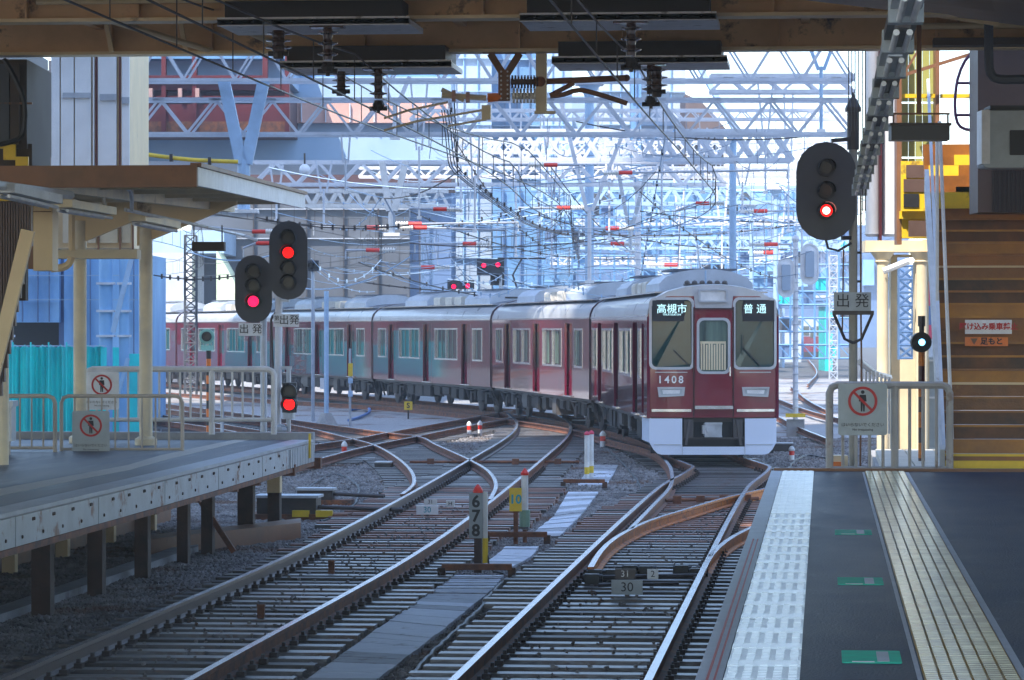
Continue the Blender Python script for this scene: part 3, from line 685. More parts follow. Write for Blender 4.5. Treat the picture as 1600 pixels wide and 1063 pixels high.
# ------------------------------------------------------------------ the train
def car_profile():
    p=[(1.39,.86),(1.39,3.05)]
    for i in range(1,9):
        a=i/8*PI/2; p.append((1.39-.42*(1-math.cos(a)),3.05+.42*math.sin(a)))
    p=[(1.39,.86),(1.39,2.98),(1.375,3.12),(1.31,3.28),(1.17,3.42),(.95,3.53),(.6,3.62),(.2,3.665)]
    return p
CP=car_profile(); CPF=CP+[(-x,z) for x,z in CP[::-1]]
DOORS=[3.45,9.3,15.15]; WINS=[(1.15,2.45),(4.55,8.2),(10.4,14.05),(16.25,17.6)]
def make_car(label,front=False,variant=0):
    Lc=18.6; y0=0.0 if not front else .12
    t=thing('railway_carriage',label,'train carriage',(0,0,0),group='carriages of the maroon train')
    # sides in bands: below windows, between, above
    for s in(-1,1):
        X=1.39*s; X2=1.33*s; xa,xb=min(X,X2),max(X,X2)
        ops=[(d-.65,d+.65,.90,2.88,'d') for d in DOORS]
        if front: ops.append((.95,1.55,.95,2.85,'d'))
        for a,b in WINS:
            if front and a<1.2: a=1.85
            if b-a>2: ops+= [(a+.15,b-.15,1.72,2.70,'w')]
            else: ops.append((a,b,1.72,2.70,'w'))
        ops.sort(); m=MB()
        y=y0
        for a,b,z0,z1,k in ops:
            if a>y: m.box(xa,xb,y,a,.86,3.0)
            m.box(xa,xb,a,b,.86,z0); m.box(xa,xb,a,b,z1,3.0); y=b
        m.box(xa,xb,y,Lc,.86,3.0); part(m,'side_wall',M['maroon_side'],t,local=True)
        for a,b,z0,z1,k in ops:
            if k=='d':
                w_=b-a; D=1.29*s; q0,q1=min(D,D-.03*s),max(D,D-.03*s); m=MB()
                # door leaves with a window opening
                for da,db in ((a,a+w_/2-.005),(a+w_/2+.005,b)) if w_>1 else ((a,b),):
                    wi=.10; m.box(q0,q1,da,db,z0,1.62); m.box(q0,q1,da,db,2.62,z1); m.box(q0,q1,da,da+wi,1.62,2.62); m.box(q0,q1,db-wi,db,1.62,2.62)
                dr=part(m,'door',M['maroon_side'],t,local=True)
                m=MB(); m.box(min(q0,q0),q1-.02 if s>0 else q1,a+.05,b-.05,1.6,2.64); part(m,'pane',M['glass'],dr,local=True)
                m=MB(); m.box(min(X,X2)-.001,max(X,X2)+.001,a-.035,a-.0005,z0,z1+.02); m.box(min(X,X2)-.001,max(X,X2)+.001,b+.0005,b+.035,z0,z1+.02); part(m,'jamb',M['maroon_dark'],t,local=True)
                m=MB(); m.box(min(X2,X+.05*s),max(X2,X+.05*s),a,b,.865,.897); part(m,'door_sill',M['chrome'],t,local=True)
            else:
                m=MB(); o_=[(a-.05,z0-.05),(b+.05,z0-.05),(b+.05,z1+.05),(a-.05,z1+.05)]; i_=[(a+.005,z0+.005),(b-.005,z0+.005),(b-.005,z1-.005),(a+.005,z1-.005)]
                ring(m,o_,i_,(X+.012*s,0,0),(0,1,0),(0,0,1),(-.07*s,0,0)); wf=part(m,'window',M['chrome'],t,local=True)
                m=MB(); G0=X-.04*s; m.box(min(G0,G0-.01*s),max(G0,G0-.01*s),a,b,z0,z1); part(m,'pane',M['glass'],wf,local=True)
                if b-a>2:
                    m=MB(); c=(a+b)/2; m.box(min(X,G0),max(X,G0),c-.03,c+.03,z0,z1); part(m,'mullion',M['chrome'],wf,local=True)
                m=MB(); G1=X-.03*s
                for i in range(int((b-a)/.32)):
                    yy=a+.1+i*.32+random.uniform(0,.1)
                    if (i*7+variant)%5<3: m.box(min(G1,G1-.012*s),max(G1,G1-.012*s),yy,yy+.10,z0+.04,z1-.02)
                if m.v: part(m,'reflection_streaks',M['reflection_streaks'],wf,local=True)  # strips over the pane stand in for reflections in the glass
    # roof shell: ivory shoulders, grey top
    m=MB(); n=len(CPF); vs=[]
    prof=[(x,z) for x,z in CPF if z>=2.98]; n=len(prof)
    for y in(y0,Lc): vs+=[(x,y,z) for x,z in prof]
    fs=[(i,i+1,n+i+1,n+i) for i in range(n-1)]; m.add(vs,fs)
    m.m=[0 if (i<3 or i>n-5) else 1 for i in range(n-1)]
    part(m,'roof',[M['ivory'],M['roof_grey']],t,local=True,smooth=True)
    m=MB()
    for s in(-1,1): m.box(min(1.385*s,1.405*s),max(1.385*s,1.405*s),y0,Lc,3.0,3.04)
    m.box(-1.2,1.2,.5,Lc-.4,3.50,3.53); part(m,'gutter',M['chrome'],t,local=True)
    # end walls
    m=MB()
    for y in ((Lc-.05,) if front else (0,Lc-.05)):
        m.prism([(x,z) for x,z in CPF],(0,y,0),(1,0,0),(0,0,1),(0,.05,0))
    part(m,'end_wall',M['maroon'],t,local=True)
    for ye in ((Lc,) if front else (0,Lc)):      # rim seen between the cars
        m=MB(); ring(m,[(x*1.008,z+.01) for x,z in CPF],[(x*.95,.86+(z-.86)*.965) for x,z in CPF],(0,ye-.04,0),(1,0,0),(0,0,1),(0,.06,0)); part(m,'end_rim',M['maroon_dark'],t,local=True)
    m=MB(); 
    for k in range(6): m.box(-.62,.62,Lc+.02+k*.05,Lc+.045+k*.05,.95,3.0)
    m.box(-.56,.56,Lc,Lc+.32,1.0,2.95); part(m,'gangway',M['black'],t,local=True)
    # floor
    m=MB(); m.box(-1.3,1.3,.2,Lc-.1,.78,.88); part(m,'underframe',M['underfloor_grey'],t,local=True)
    # air conditioning units
    for k,(a,b) in enumerate(((1.6,5.2),(11.0,14.6)) if variant%2==0 else ((2.6,6.2),(12.0,15.6))):
        m=MB(); pr=[(-1.02,3.5),(-1.0,3.72),(-.86,3.86),(-.55,3.97),(-.2,4.02),(.2,4.02),(.55,3.97),(.86,3.86),(1.0,3.72),(1.02,3.5)]
        m.prism(pr,(0,a,0),(1,0,0),(0,0,1),(0,b-a,0)); u=part(m,'roof_unit',M['unit_pale'],t,local=True,smooth=True)
        m=MB()
        for i in range(9): m.box(-.7,.7,a+.3+i*.33,a+.48+i*.33,4.0,4.04)
        part(m,'vent_slats',M['roof_grey'],u,local=True)
    for a,b in ((6.0,7.0),(7.4,8.4),(9.2,10.2)) if variant%2==0 else ((7.2,8.2),(9.4,10.6)):
        m=MB(); m.prism(rrect(-.95,.95,3.5,3.82,.08),(0,a,0),(1,0,0),(0,0,1),(0,b-a,0)); part(m,'roof_box',M['unit_box'],t,local=True)
    # bogies
    for yc in(2.6,15.9):
        m=MB()
        for s in(-1,1):
            m.box(min(.98*s,1.10*s),max(.98*s,1.10*s),yc-1.45,yc+1.45,.50,.66); m.box(min(.98*s,1.12*s),max(.98*s,1.12*s),yc-.3,yc+.3,.36,.78)
            for d in(-1.05,1.05): m.box(min(.95*s,1.16*s),max(.95*s,1.16*s),yc+d-.16,yc+d+.16,.28,.60)
            for d in(-.55,.55): m.lathe([(.13,.4),(.13,.8)],(1.05*s,yc+d,0),8)
        m.box(-1.0,1.0,yc-.2,yc+.2,.45,.75); bo=part(m,'bogie',M['underfloor'],t,local=True)
        for d in(-1.05,1.05):
            m=MB()
            for s in(-1,1): m.lathe([(.16,-.09),(.43,-.07),(.455,-.06),(.455,-.045),(.43,-.04),(.43,.05),(.16,.06)],(.745*s,yc+d,.43),20,'x')
            m.tube((-.8,yc+d,.43),(.8,yc+d,.43),.08); part(m,'wheelset',M['steel_dark'],bo,local=True,smooth=True)
    # underfloor boxes
    r=random.Random(variant*5+2); y=4.6
    while y<13.6:
        w_=r.uniform(.4,1.3); h_=r.uniform(.32,.52); s=1
        for s in(-1,1):
            m=MB(); x0=s*r.uniform(.5,.8); x1=s*r.uniform(1.12,1.26); m.box(min(x0,x1),max(x0,x1),y,y+w_,.80-h_,.80)
            m.box(min(x1,x1+.03*s),max(x1,x1+.03*s),y+.06,y+w_-.06,.84-h_,.74)
            part(m,'equipment_box',M[r.choice(['underfloor','underfloor','underfloor_grey','underfloor'])],t,local=True)
        y+=w_+r.uniform(.05,.3)
    m=MB()
    for yy in(.6,1.0,4.3,13.9,14.2,17.6,18.1):
        for s in(-1,1): m.bar((1.2*s,yy,.82),(1.0*s,yy+r.uniform(-.2,.2),.25),.05,.05)
    for s in(-1,1): m.path([(1.2*s,.4+i*.6,.74+.03*math.sin(i*2)) for i in range(30)],.022,5)
    part(m,'pipes_and_brackets',M['underfloor_grey'],t,local=True,kind='stuff')
    return t
def place(o,front,back):
    d=(back-front); o.location=front; o.rotation_euler=(0,0,math.atan2(-d.x,d.y))
pts=[L(a,b) for a,b in CC]
cap=['first carriage of the maroon train with the number 1408 and cab front','second maroon carriage, coupled behind the front one','third maroon carriage, with a green reflection at its far end','fourth maroon carriage, in the middle of the curved train','fifth maroon carriage, seen behind the left signals','sixth maroon carriage, seen behind the white railing']
cars=[make_car(cap[0],True,0)]
base=make_car(cap[1],False,1); cars.append(base)
base2=make_car(cap[2],False,2); cars.append(base2)
for k in range(3,6):
    c=copy_tree(base if k%2 else base2); c['label']=cap[k]; cars.append(c)
for k,c in enumerate(cars):
    f=pts[k]; b=pts[k+1]; d=(b-f).normalized(); place(c,f+d*(.0 if k==0 else .2),b)
# ---- cab front, local coords, facing -y
t=cars[0]; ROOT[t.name]=(Vector((0,0,0)),0)
def fy(x): return .16*(abs(x)/1.39)**3          # the face bows back at its corners
def face_panel(name,poly,mt,y=0.0,th=.05,parent=None,label=None):
    """flat polygon cut into the bowed face; poly in (x,z)"""
    m=MB(); n=len(poly); A=[Vector((x,fy(x)+y,z)) for x,z in poly]; B=[p+Vector((0,th,0)) for p in A]
    m.add(A+B,[tuple(range(n)),tuple(range(2*n-1,n-1,-1))]+[(i,n+i,n+(i+1)%n,(i+1)%n) for i in range(n)]); return part(m,name,M[mt],parent or t,local=True,label=label)
def grid_face(name,inside,mt,y,x0,x1,z0,z1,nx,nz,holes=(),lab=None,th=.04):
    m=MB(); idx={}
    xs=[x0+(x1-x0)*i/nx for i in range(nx+1)]; zs=[z0+(z1-z0)*j/nz for j in range(nz+1)]
    for h in holes: pass
    for i in range(nx):
        for j in range(nz):
            xc=(xs[i]+xs[i+1])/2; zc=(zs[j]+zs[j+1])/2
            if not inside(xc,zc): continue
            q=[]
            for a,b in((i,j),(i+1,j),(i+1,j+1),(i,j+1)):
                if (a,b) not in idx: idx[(a,b)]=len(m.v); m.v.append(Vector((xs[a],fy(xs[a])+y,zs[b])))
                q.append(idx[(a,b)])
            m.f.append(tuple(q)); m.m.append(0)
    return part(m,name,M[mt],t,local=True,smooth=True,label=lab)
WL=(-1.30,-.45,1.93,3.36); WR=(.45,1.30,1.93,3.36); DR=(-.31,.31,1.84,2.93)
def ptop(x):                               # roof outline over the face
    for (xa,za),(xb,zb) in zip(CP[1:],CP[2:]):
        if xb<=abs(x)<=xa: return za+(zb-za)*(xa-abs(x))/(xa-xb)
    return 3.665 if abs(x)<.2 else 2.98
def column_face(name,mt,xs,lo,hi,y,lab=None):
    """vertical strips between lo(x) and hi(x), list of x"""
    m=MB()
    for a,b in zip(xs,xs[1:]):
        if hi(a)-lo(a)<.002 and hi(b)-lo(b)<.002: continue
        m.add([(a,fy(a)+y,lo(a)),(b,fy(b)+y,lo(b)),(b,fy(b)+y,hi(b)),(a,fy(a)+y,hi(a))],[(0,1,2,3)])
    return part(m,name,M[mt],t,local=True,label=lab)
def lin(a,b,n): return [a+(b-a)*i/n for i in range(n+1)]
K_=lambda v:(lambda x:v)
# maroon lower face and pillars
column_face('face_panel','maroon',lin(-1.39,1.39,40),K_(.88),K_(1.84),0)
for a,b in((-1.39,WL[0]),(WR[1],1.39)): column_face('face_pillar','maroon',lin(a,b,3),K_(1.84),lambda x:min(3.28,ptop(x)-.10),0)
for a,b in((WL[0],WL[1]),(WR[0],WR[1])):
    column_face('face_panel','maroon',lin(a,b,8),K_(1.84),K_(WL[2]),0)
    column_face('window_brow','maroon',lin(a,b,8),K_(WL[3]),lambda x:min(WL[3]+.07,ptop(x)-.09),0)
for a,b in((WL[1],DR[0]),(DR[1],WR[0])): column_face('face_pillar','maroon',lin(a,b,4),K_(1.84),lambda x:3.16 if abs(x)<.41 else 3.43,0)
column_face('door_head','maroon',lin(DR[0],DR[1],4),K_(DR[3]),K_(3.16),0)
# ivory brow with the roof curve
def lo_i(x):
    ax=abs(x)
    if ax<.42: return 3.16
    if ax<1.30: return min(3.43,ptop(x)-.09)
    return min(3.28,ptop(x)-.10)
column_face('brow','ivory',lin(-1.385,1.385,60),lo_i,ptop,0.003)
# rounded roof front edge
m=MB(); xs=lin(-1.39,1.39,40)
for a,b in zip(xs,xs[1:]): m.add([(a,fy(a)+.003,ptop(a)),(b,fy(b)+.003,ptop(b)),(b,.35,ptop(b)+.02),(a,.35,ptop(a)+.02)],[(0,1,2,3)])
part(m,'roof_front',M['ivory'],t,local=True,smooth=True)
for s in(-1,1):
    m=MB(); m.add([(1.39*s,.16,.88),(1.39*s,.16,3.0),(1.39*s,.125,.88),(1.39*s,.125,3.0)],[(0,1,3,2)])
# door frame lines and door
for s in(-1,1): 
    m=MB(); m.box(min(.405*s,.43*s),max(.405*s,.43*s),-.03,.02,.9,3.2); part(m,'door_frame',M['maroon_dark'],t,local=True)
m=MB(); m.box(-.405,.405,-.035,.01,3.15,3.18); part(m,'door_frame',M['maroon_dark'],t,local=True)
m=MB(); m.box(-.40,.40,-.13,.02,1.06,1.13); part(m,'step_ledge',M['chrome'],t,local=True)
m=MB(); m.box(-.385,.385,-.018,-.002,1.14,1.83); m.box(-.385,-.32,-.018,-.002,1.83,3.1); m.box(.32,.385,-.018,-.002,1.83,3.1); part(m,'front_door',M['maroon'],t,local=True)
def cab_window(x0,x1,z0,z1,bx):
    m=MB(); o_=rrect(x0-.045,x1+.045,z0-.045,z1+.045,.13); i_=rrect(x0+.01,x1-.01,z0+.01,z1-.01,.10); n=len(o_)
    A=[Vector((x,fy(x)-.025,z)) for x,z in o_];B=[Vector((x,fy(x)-.025,z)) for x,z in i_];Cc=[p+Vector((0,.06,0)) for p in A];Dd=[p+Vector((0,.06,0)) for p in B]
    fs=[]
    for i in range(n):
        j=(i+1)%n; fs+=[(i,j,n+j,n+i),(i,2*n+i,2*n+j,j),(n+i,n+j,3*n+j,3*n+i)]
    m.add(A+B+Cc+Dd,fs); wf=part(m,'window',M['chrome'] if bx is None else M['ivory'],t,local=True)
    m=MB(); m.add([Vector((x,fy(x)+.012,z)) for x,z in i_],[tuple(range(n))]); part(m,'pane',M['glass_front'],wf,local=True); return wf
w1=cab_window(*WL,1); w2=cab_window(*WR,1); w3=cab_window(*DR,1)
for wf,x,s in((w1,-.875,'高槻市'),(w2,.875,'普 通')):
    m=MB(); m.box(x-.41,x+.41,fy(x)-.004,fy(x)+.008,2.90,3.34); part(m,'destination_box',M['black'],wf,local=True)
    m=MB(); m.box(x-.33,x+.33,fy(x)-.007,fy(x)-.0045,3.02,3.26); part(m,'display',M['board_dark'],wf,local=True)
    ml=mat('display_light',(.6,.8,.8),.4,emit=(.45,.8,.85),es=.45)
    lettering(s,.215,ml,Vector((x,fy(x)-.009,3.15)),wf,local=True)
    if s=='高槻市': lettering('TAKATSUKI-SHI',.055,ml,Vector((x,fy(x)-.009,3.04)),wf,local=True)
m=MB(); m.box(-.30,.30,.0108,.0118,1.86,2.91); part(m,'door_backing',M['reflection_streaks'],w3,local=True)  # pale backing at the door pane, in the painted streak colour
m=MB()
for i in range(10): m.box(-.27+i*.055,-.235+i*.055,.004,.0105,1.88,2.45-.02*(i%3))
m.box(-.28,.26,.004,.009,2.43,2.48); part(m,'curtain',M['cream_light'],w3,local=True)
for s,x in((-1,0),(1,0)):
    m=MB(); xa=[-1.22,-.55] if s<0 else [.55,1.22]
    [m.bar((a,fy(a)-.01,1.83),(b,fy(b)-.01,1.83),.01,.018) for a,b in zip(lin(xa[0],xa[1],5),lin(xa[0],xa[1],5)[1:])]; part(m,'trim_line',M['ivory'],t,local=True)
    m=MB(); xa=[-1.29,-.47] if s<0 else [.49,1.29]
    for a,b in zip(lin(xa[0],xa[1],5),lin(xa[0],xa[1],5)[1:]): m.bar((a,fy(a)-.02,1.03),(b,fy(b)-.02,1.03),.03,.055)
    part(m,'bumper_strip',M['chrome'],t,local=True)
    xc=.89*s; m=MB(); o_=[(-.29,.10),(.29,.10),(.27,-.085),(-.26,-.11)] if s<0 else [(-.29,.10),(.29,.10),(.26,-.11),(-.27,-.085)]; i_=[(a*.82,b*.62) for a,b in o_]
    ring(m,o_,i_,(xc,fy(xc)-.06,1.42),(1,0,0),(0,0,1),(0,.06,0)); hl=part(m,'headlight',M['ivory'],t,local=True)
    m=MB(); m.prism(i_,(xc,fy(xc)-.035,1.42),(1,0,0),(0,0,1),(0,.02,0)); part(m,'housing',M['sign_grey'],hl,local=True)
    m=MB(); m.prism([(a*.8,b*.66) for a,b in i_],(xc,fy(xc)-.045,1.42),(1,0,0),(0,0,1),(0,.01,0)); part(m,'lens',M['white'],hl,local=True)
for i_,ch in enumerate('1408'): xx=-1.12+i_*.145; lettering(ch,.215,M['ink_white'],Vector((xx,fy(abs(xx)-.07)-.008,1.67)),t,local=True,bold=.004)
m=MB(); ring(m,rrect(-.32,.30,3.30,3.58,.03),rrect(-.28,.26,3.335,3.545,.02),(0,-.05,0),(1,0,0),(0,0,1),(0,.06,0)); rl=part(m,'roof_light',M['galv'],t,local=True)
m=MB(); m.prism(rrect(-.28,.26,3.335,3.545,.02),(0,-.012,0),(1,0,0),(0,0,1),(0,.01,0)); part(m,'lens',M['white'],rl,local=True)
m=MB(); m.bar((1.0,fy(1.0)-.05,1.95),(.62,fy(.6)-.05,2.35),.015,.03); m.bar((.62,fy(.6)-.05,2.2),(.62,fy(.6)-.05,2.62),.012,.02); part(m,'wiper',M['black'],t,local=True)
m=MB(); m.bar((-.5,-.02,1.95),(-.85,fy(.85)-.04,2.3),.015,.025); part(m,'wiper',M['black'],t,local=True)
m=MB(); m.tube((.345,-.05,1.75),(.345,-.05,1.95),.014); part(m,'door_handle',M['chrome'],t,local=True)
# skirt with a cut out for the coupler
def sk_col(a,b,lo,hi):
    m=MB(); xs=lin(a,b,8)
    def bot(x): ax=abs(x); return lo+(0 if ax<1.1 else .28*((ax-1.1)/.25)**2)
    for p,q in zip(xs,xs[1:]):
        m.add([(p,fy(p)-.02,bot(p)),(q,fy(q)-.02,bot(q)),(q,fy(q)-.02,hi),(p,fy(p)-.02,hi)],[(0,1,2,3)])
        m.add([(p,fy(p)+.03,bot(p)),(q,fy(q)+.03,bot(q)),(q,fy(q)-.02,bot(q)),(p,fy(p)-.02,bot(p))],[(0,1,2,3)])
    return m
for a,b in((-1.34,-.66),(.66,1.34)): part(sk_col(a,b,.10,.86),'skirt',M['skirt'],t,local=True)
part(sk_col(-.66,.66,.10,.27),'skirt',M['skirt'],t,local=True)
m=MB()
for p in lin(-1.3,1.3,30): pass
m.bar((-1.25,fy(1.25)-.035,.315),(-.68,fy(.68)-.035,.315),.02,.012); m.bar((.68,fy(.68)-.035,.315),(1.25,fy(1.25)-.035,.315),.02,.012); m.box(-.665,-.655,-.03,-.018,.10,.30); m.box(.655,.665,-.03,-.018,.10,.30)
part(m,'skirt_seam',M['galv'],t,local=True)
for s in(-1,1):
    m=MB(); m.hexa([(1.34*s,.16,.35),(1.30*s,.16,.35),(1.30*s,2.1,.35),(1.34*s,2.1,.35),(1.34*s,.16,.86),(1.30*s,.16,.86),(1.30*s,2.1,.86),(1.34*s,2.1,.86)]); part(m,'side_skirt',M['skirt'],t,local=True)
m=MB(); m.box(-1.3,1.3,.3,.4,.12,.86); part(m,'bulkhead',M['black'],t,local=True)
m=MB(); m.box(-.20,.02,-.14,.10,.50,.76); m.box(.02,.17,-.06,.10,.50,.76); m.box(-.20,.17,-.16,-.10,.74,.78); m.box(-.24,-.20,-.10,.1,.54,.72); m.lathe([(.055,0),(.055,.03)],(-.11,-.14,.63),10,'y'); m.box(-.13,.13,.10,.5,.52,.72); m.box(-.2,.17,-.12,-.08,.47,.5); cp=part(m,'coupler',M['galv'],t,local=True,smooth=True)
m=MB(); m.box(-.05,.10,.085,.10,.56,.70); m.box(-.64,.64,0,.06,.42,.46); part(m,'coupler_bar',M['steel_dark'],cp,local=True)
for s in(-1,1):
    m=MB(); m.box(min(.42*s,.62*s),max(.42*s,.62*s),.04,.2,.46,.84); m.bar((.5*s,0,.84),(.58*s,0,.3),.03,.05); part(m,'coupler_bracket',M['underfloor_grey'],cp,local=True)
m=MB(); m.tube((-.08,.9,3.66),(-.08,.9,3.98),.02); m.box(-.14,-.02,.86,.94,3.64,3.72); part(m,'antenna',M['steel_blue'],t,local=True)
m=MB(); m.box(-.55,.35,.5,.9,3.62,3.70)
for i in range(6): m.blob((-.5+i*.16,.6,3.72),.06,.06,.05)
part(m,'horn_cluster',M['underfloor_grey'],t,local=True)
# pantograph on the second car: folded
c=cars[2]; m=MB()
z=3.75
m.bar((-.5,1.6,z),(.5,1.6,z),.05,.05); m.bar((0,1.6,z),(0,2.6,z+.75),.05,.05); m.bar((0,2.6,z+.75),(0,1.4,z+1.25),.04,.04); m.bar((-.8,1.4,z+1.27),(.8,1.4,z+1.27),.06,.05)
part(m,'pantograph',M['steel_dark'],c,local=True)
# far train
t=thing('railway_train','small distant train with a dark red lower half, right of the train front','train',L(2.95+26.0,330),rz=TH)
off=ROOT[t.name][0]; t.location=W(1270,520,330)*1.0; t.location.z=-.3
P=rrect(-1.4,1.4,.8,3.8,.35)
m=MB(); m.prism([(x,z) for x,z in rrect(-1.4,1.4,.7,2.2,.1)],(0,0,0),(1,0,0),(0,0,1),(0,18,0)); part(m,'lower_body',M['maroon'],t,local=True)
m=MB(); m.prism(rrect(-1.38,1.38,2.2,3.9,.4),(0,.01,0),(1,0,0),(0,0,1),(0,18,0)); part(m,'upper_body',M['unit_pale'],t,local=True)
m=MB(); m.box(-1.1,-.35,-.05,0,2.3,3.2); m.box(.35,1.1,-.05,0,2.3,3.2); m.box(-.25,.25,-.05,0,2.1,3.1); part(m,'window',M['glass'],t,local=True)
m=MB(); m.box(-1.1,1.1,0,17,0.1,.7); part(m,'underframe',M['underfloor'],t,local=True)
# ------------------------------------------------------------------ signals
def stad(w_,h_,n=10):
    r=w_/2; o=[]
    for i in range(n+1): a=PI*i/n; o.append((r*math.cos(a),h_/2-r+r*math.sin(a)))
    for i in range(n+1): a=PI+PI*i/n; o.append((r*math.cos(a),-h_/2+r+r*math.sin(a)))
    return o
def lamp(mb_list,t,c,r,lm,u,n_,hood=True):
    c=Vector(c); m=MB(); ring(m,circ(0,0,r*1.5,20),circ(0,0,r,20),c,u,UZ,n_*.05); lp_=part(m,'lamp_ring',M['black'],t)
    m=MB(); m.prism(circ(0,0,r,20),c+n_*.006,u,UZ,n_*.01); part(m,'lens',M['lens_red' if lm=='lens_red_hot' else lm],lp_)
    if lm=='lens_red_hot': m=MB(); m.prism(circ(0,0,r*.62,16),c+n_*.018,u,UZ,n_*.004); part(m,'filament',M[lm],lp_)
    if hood:
        m=MB(); n=12; vs=[];fs=[]
        for i in range(n+1):
            a=R_(-15)+R_(210)*i/n
            d=u*math.cos(a)*r*1.4+UZ*math.sin(a)*r*1.4; vs+=[c+d,c+d+n_*(.22 if 0<i<n else .1)]
        for i in range(n): fs.append((2*i,2*i+1,2*i+3,2*i+2))
        m.add(vs,fs); part(m,'visor',M['black'],lp_)
def board(t,px,py,D,w_,h_,lamps,r,rz=TH,mt='signal_black'):
    u=Vector((math.cos(rz),math.sin(rz),0)); n_=Vector((math.sin(rz),-math.cos(rz),0)); c=W(px,py,D)
    m=MB(); m.prism(stad(w_,h_),c,u,UZ,-n_*.03); part(m,'backboard',M[mt],t)
    m=MB(); m.prism(rrect(-r*1.7,r*1.7,-h_*.36,h_*.36,.05),c-n_*.03,u,UZ,-n_*.22); part(m,'housing',M[mt],t)
    for dz,lm in lamps: lamp(None,t,c+UZ*dz+n_*.002,r,lm,u,n_)
    return c,u,n_
def plate(t,px0,py0,px1,py1,D,txt,mt,size=None,small=None):
    m=MB(); m.fbox(px0,py0,px1,py1,D,.02); part(m,'name_plate',M[mt],t)
    s=FL/D; h=(py1-py0)/s; c=W((px0+px1)/2,(py0+py1)/2,D)-FX*.006
    if small:
        lettering(small[0],h*.42,M['ink'],c-RX*(px1-px0)/s*.36+UZ*h*.16,t,rz=TH); lettering(small[1],h*.42,M['ink'],c-RX*(px1-px0)/s*.36-UZ*h*.22,t,rz=TH); c=c+RX*(px1-px0)/s*.12
    lettering(txt,h*.80,M['ink'],c,t,rz=TH)
# right departure signal, D 42
D=42; s=FL/D
t=thing('railway_signal','tall departure signal with one lit red lamp on the mast behind the right railing','signal',G(1333,748,-.0)+Vector((0,0,0)))
base_=W(1333,735,D); base_.z=-.2
m=MB(); m.tube(base_,W(1333,190,D),.055,12); part(m,'mast',M['mast_steel'],t,smooth=True)
m=MB(); top=W(1333,190,D); m.lathe([(.075,-.35),(.075,.12),(.10,.12),(.10,.17),(.045,.28),(.02,.30),(.012,.36)],top,10); part(m,'finial',M['steel_dark'],t)
c,u,n_=board(t,1291,299,D-.15,.74,1.22,[(.29,'lens_off'),(.01,'lens_off'),(-.24,'lens_red_hot')],.075)
m=MB(); m.bar(W(1300,220,D-.1),W(1333,217,D),.05,.05); m.bar(W(1316,372,D-.1),W(1333,372,D),.05,.05); m.path([W(1290,374,D-.2),W(1294,388,D-.2),W(1310,392,D-.1),W(1330,380,D-.05)],.016); part(m,'bracket',M['steel_dark'],t)
m=MB(); m.bar(W(1301,489,D-.08),W(1365,489,D-.08),.1,.05)
for a in((1303,491),(1363,491)): m.path([W(a[0],a[1],D-.08),W(1320 if a[0]<1330 else 1346,530,D-.08),W(1333,536,D-.06)],.02,6)
part(m,'plate_bracket',M['steel_dark'],t)
plate(t,1303,457,1361,486,D-.09,'出 発','sign_grey')
m=MB(); m.path([W(1345,225,D),W(1345,480,D),W(1346,560,D),W(1344,740,D)],.012); m.path([W(1318,390,D),W(1316,520,D)],.010); part(m,'conduit',M['brown_paint'],t)
m=MB()
for py in(240,395,440,480): m.bar(W(1333,py,D),W(1346,py,D),.03,.03)
part(m,'clamp',M['black'],t)
# repeater pole
D=45; t=thing('repeater_signal','thin striped pole with a round dark repeater lamp behind the right railing','signal',Vector((W(1440,740,D).x,W(1440,740,D).y,.6)))
for k in range(8):
    m=MB(); a,b=740-k*24,740-(k+1)*24; m.tube(W(1440,a,D),W(1440,b,D),.045); part(m,'pole_band',M['rust_bright' if k%2 else 'maroon_dark'],t)
m=MB(); m.tube(W(1440,552,D),W(1440,508,D),.035); m.lathe([(.05,0),(.05,.14)],W(1440,522,D)+UZ*.1,8); part(m,'neck',M['steel_dark'],t)
u=RX;n_=-FX; m=MB(); m.prism(circ(0,0,.135,20),W(1440,535,D-.05),u,UZ,FX*.15); part(m,'housing',M['black'],t)
lamp(None,t,W(1440,535,D-.06),.045,'lens_blue',u,n_,False)
# left signals
D=51; s=FL/D
t=thing('railway_signal','tall signal at the left platform end, second of its four lamps lit red','signal',Vector((W(432,690,D).x,W(432,690,D).y,.2)))
m=MB(); b=W(432,700,D); b.z=-.2; m.tube(b,W(436,440,D),.055,12); part(m,'mast',M['steel_white'],t,smooth=True)
board(t,450.5,407,D-.2,.575,1.18,[(.345,'lens_off'),(.115,'lens_red'),(-.115,'lens_off'),(-.33,'lens_off')],.082)
plate(t,427,491,467,511,D-.3,'出発','sign_white',small=('第','一'))
m=MB(); m.bar(W(434,470,D),W(452,470,D-.1),.04,.04); m.bar(W(434,380,D),W(452,380,D-.1),.04,.04); m.bar(W(428,575,D),W(456,575,D),.05,.05); part(m,'bracket',M['galv'],t)
m=MB(); m.path([W(440,470,D),W(424,500,D),W(426,560,D),W(430,620,D)],.014); m.path([W(437,540,D),W(430,640,D),W(441,700,D)],.01); part(m,'cable',M['steel_dark'],t)
D=51.4
t=thing('railway_signal','lower left signal with its bottom lamp lit pink, beside the taller one','signal',Vector((W(397,690,D).x,W(397,690,D).y,1.1)))
m=MB(); m.tube(W(412,680,D),W(412,480,D),.05,10); m.bar(W(412,470,D),W(398,470,D-.1),.04,.04); part(m,'mast',M['galv'],t)
board(t,396,452,D-.2,.56,1.03,[(.27,'lens_off'),(.05,'lens_off'),(-.185,'lens_pink')],.082)
plate(t,373,505,410,525,D-.3,'出 発','sign_white')
D=50.8
t=thing('dwarf_signal','small two lamp signal with the lower lamp lit red beside the white mast','signal',Vector((W(451,690,D).x,W(451,690,D).y,.4)))
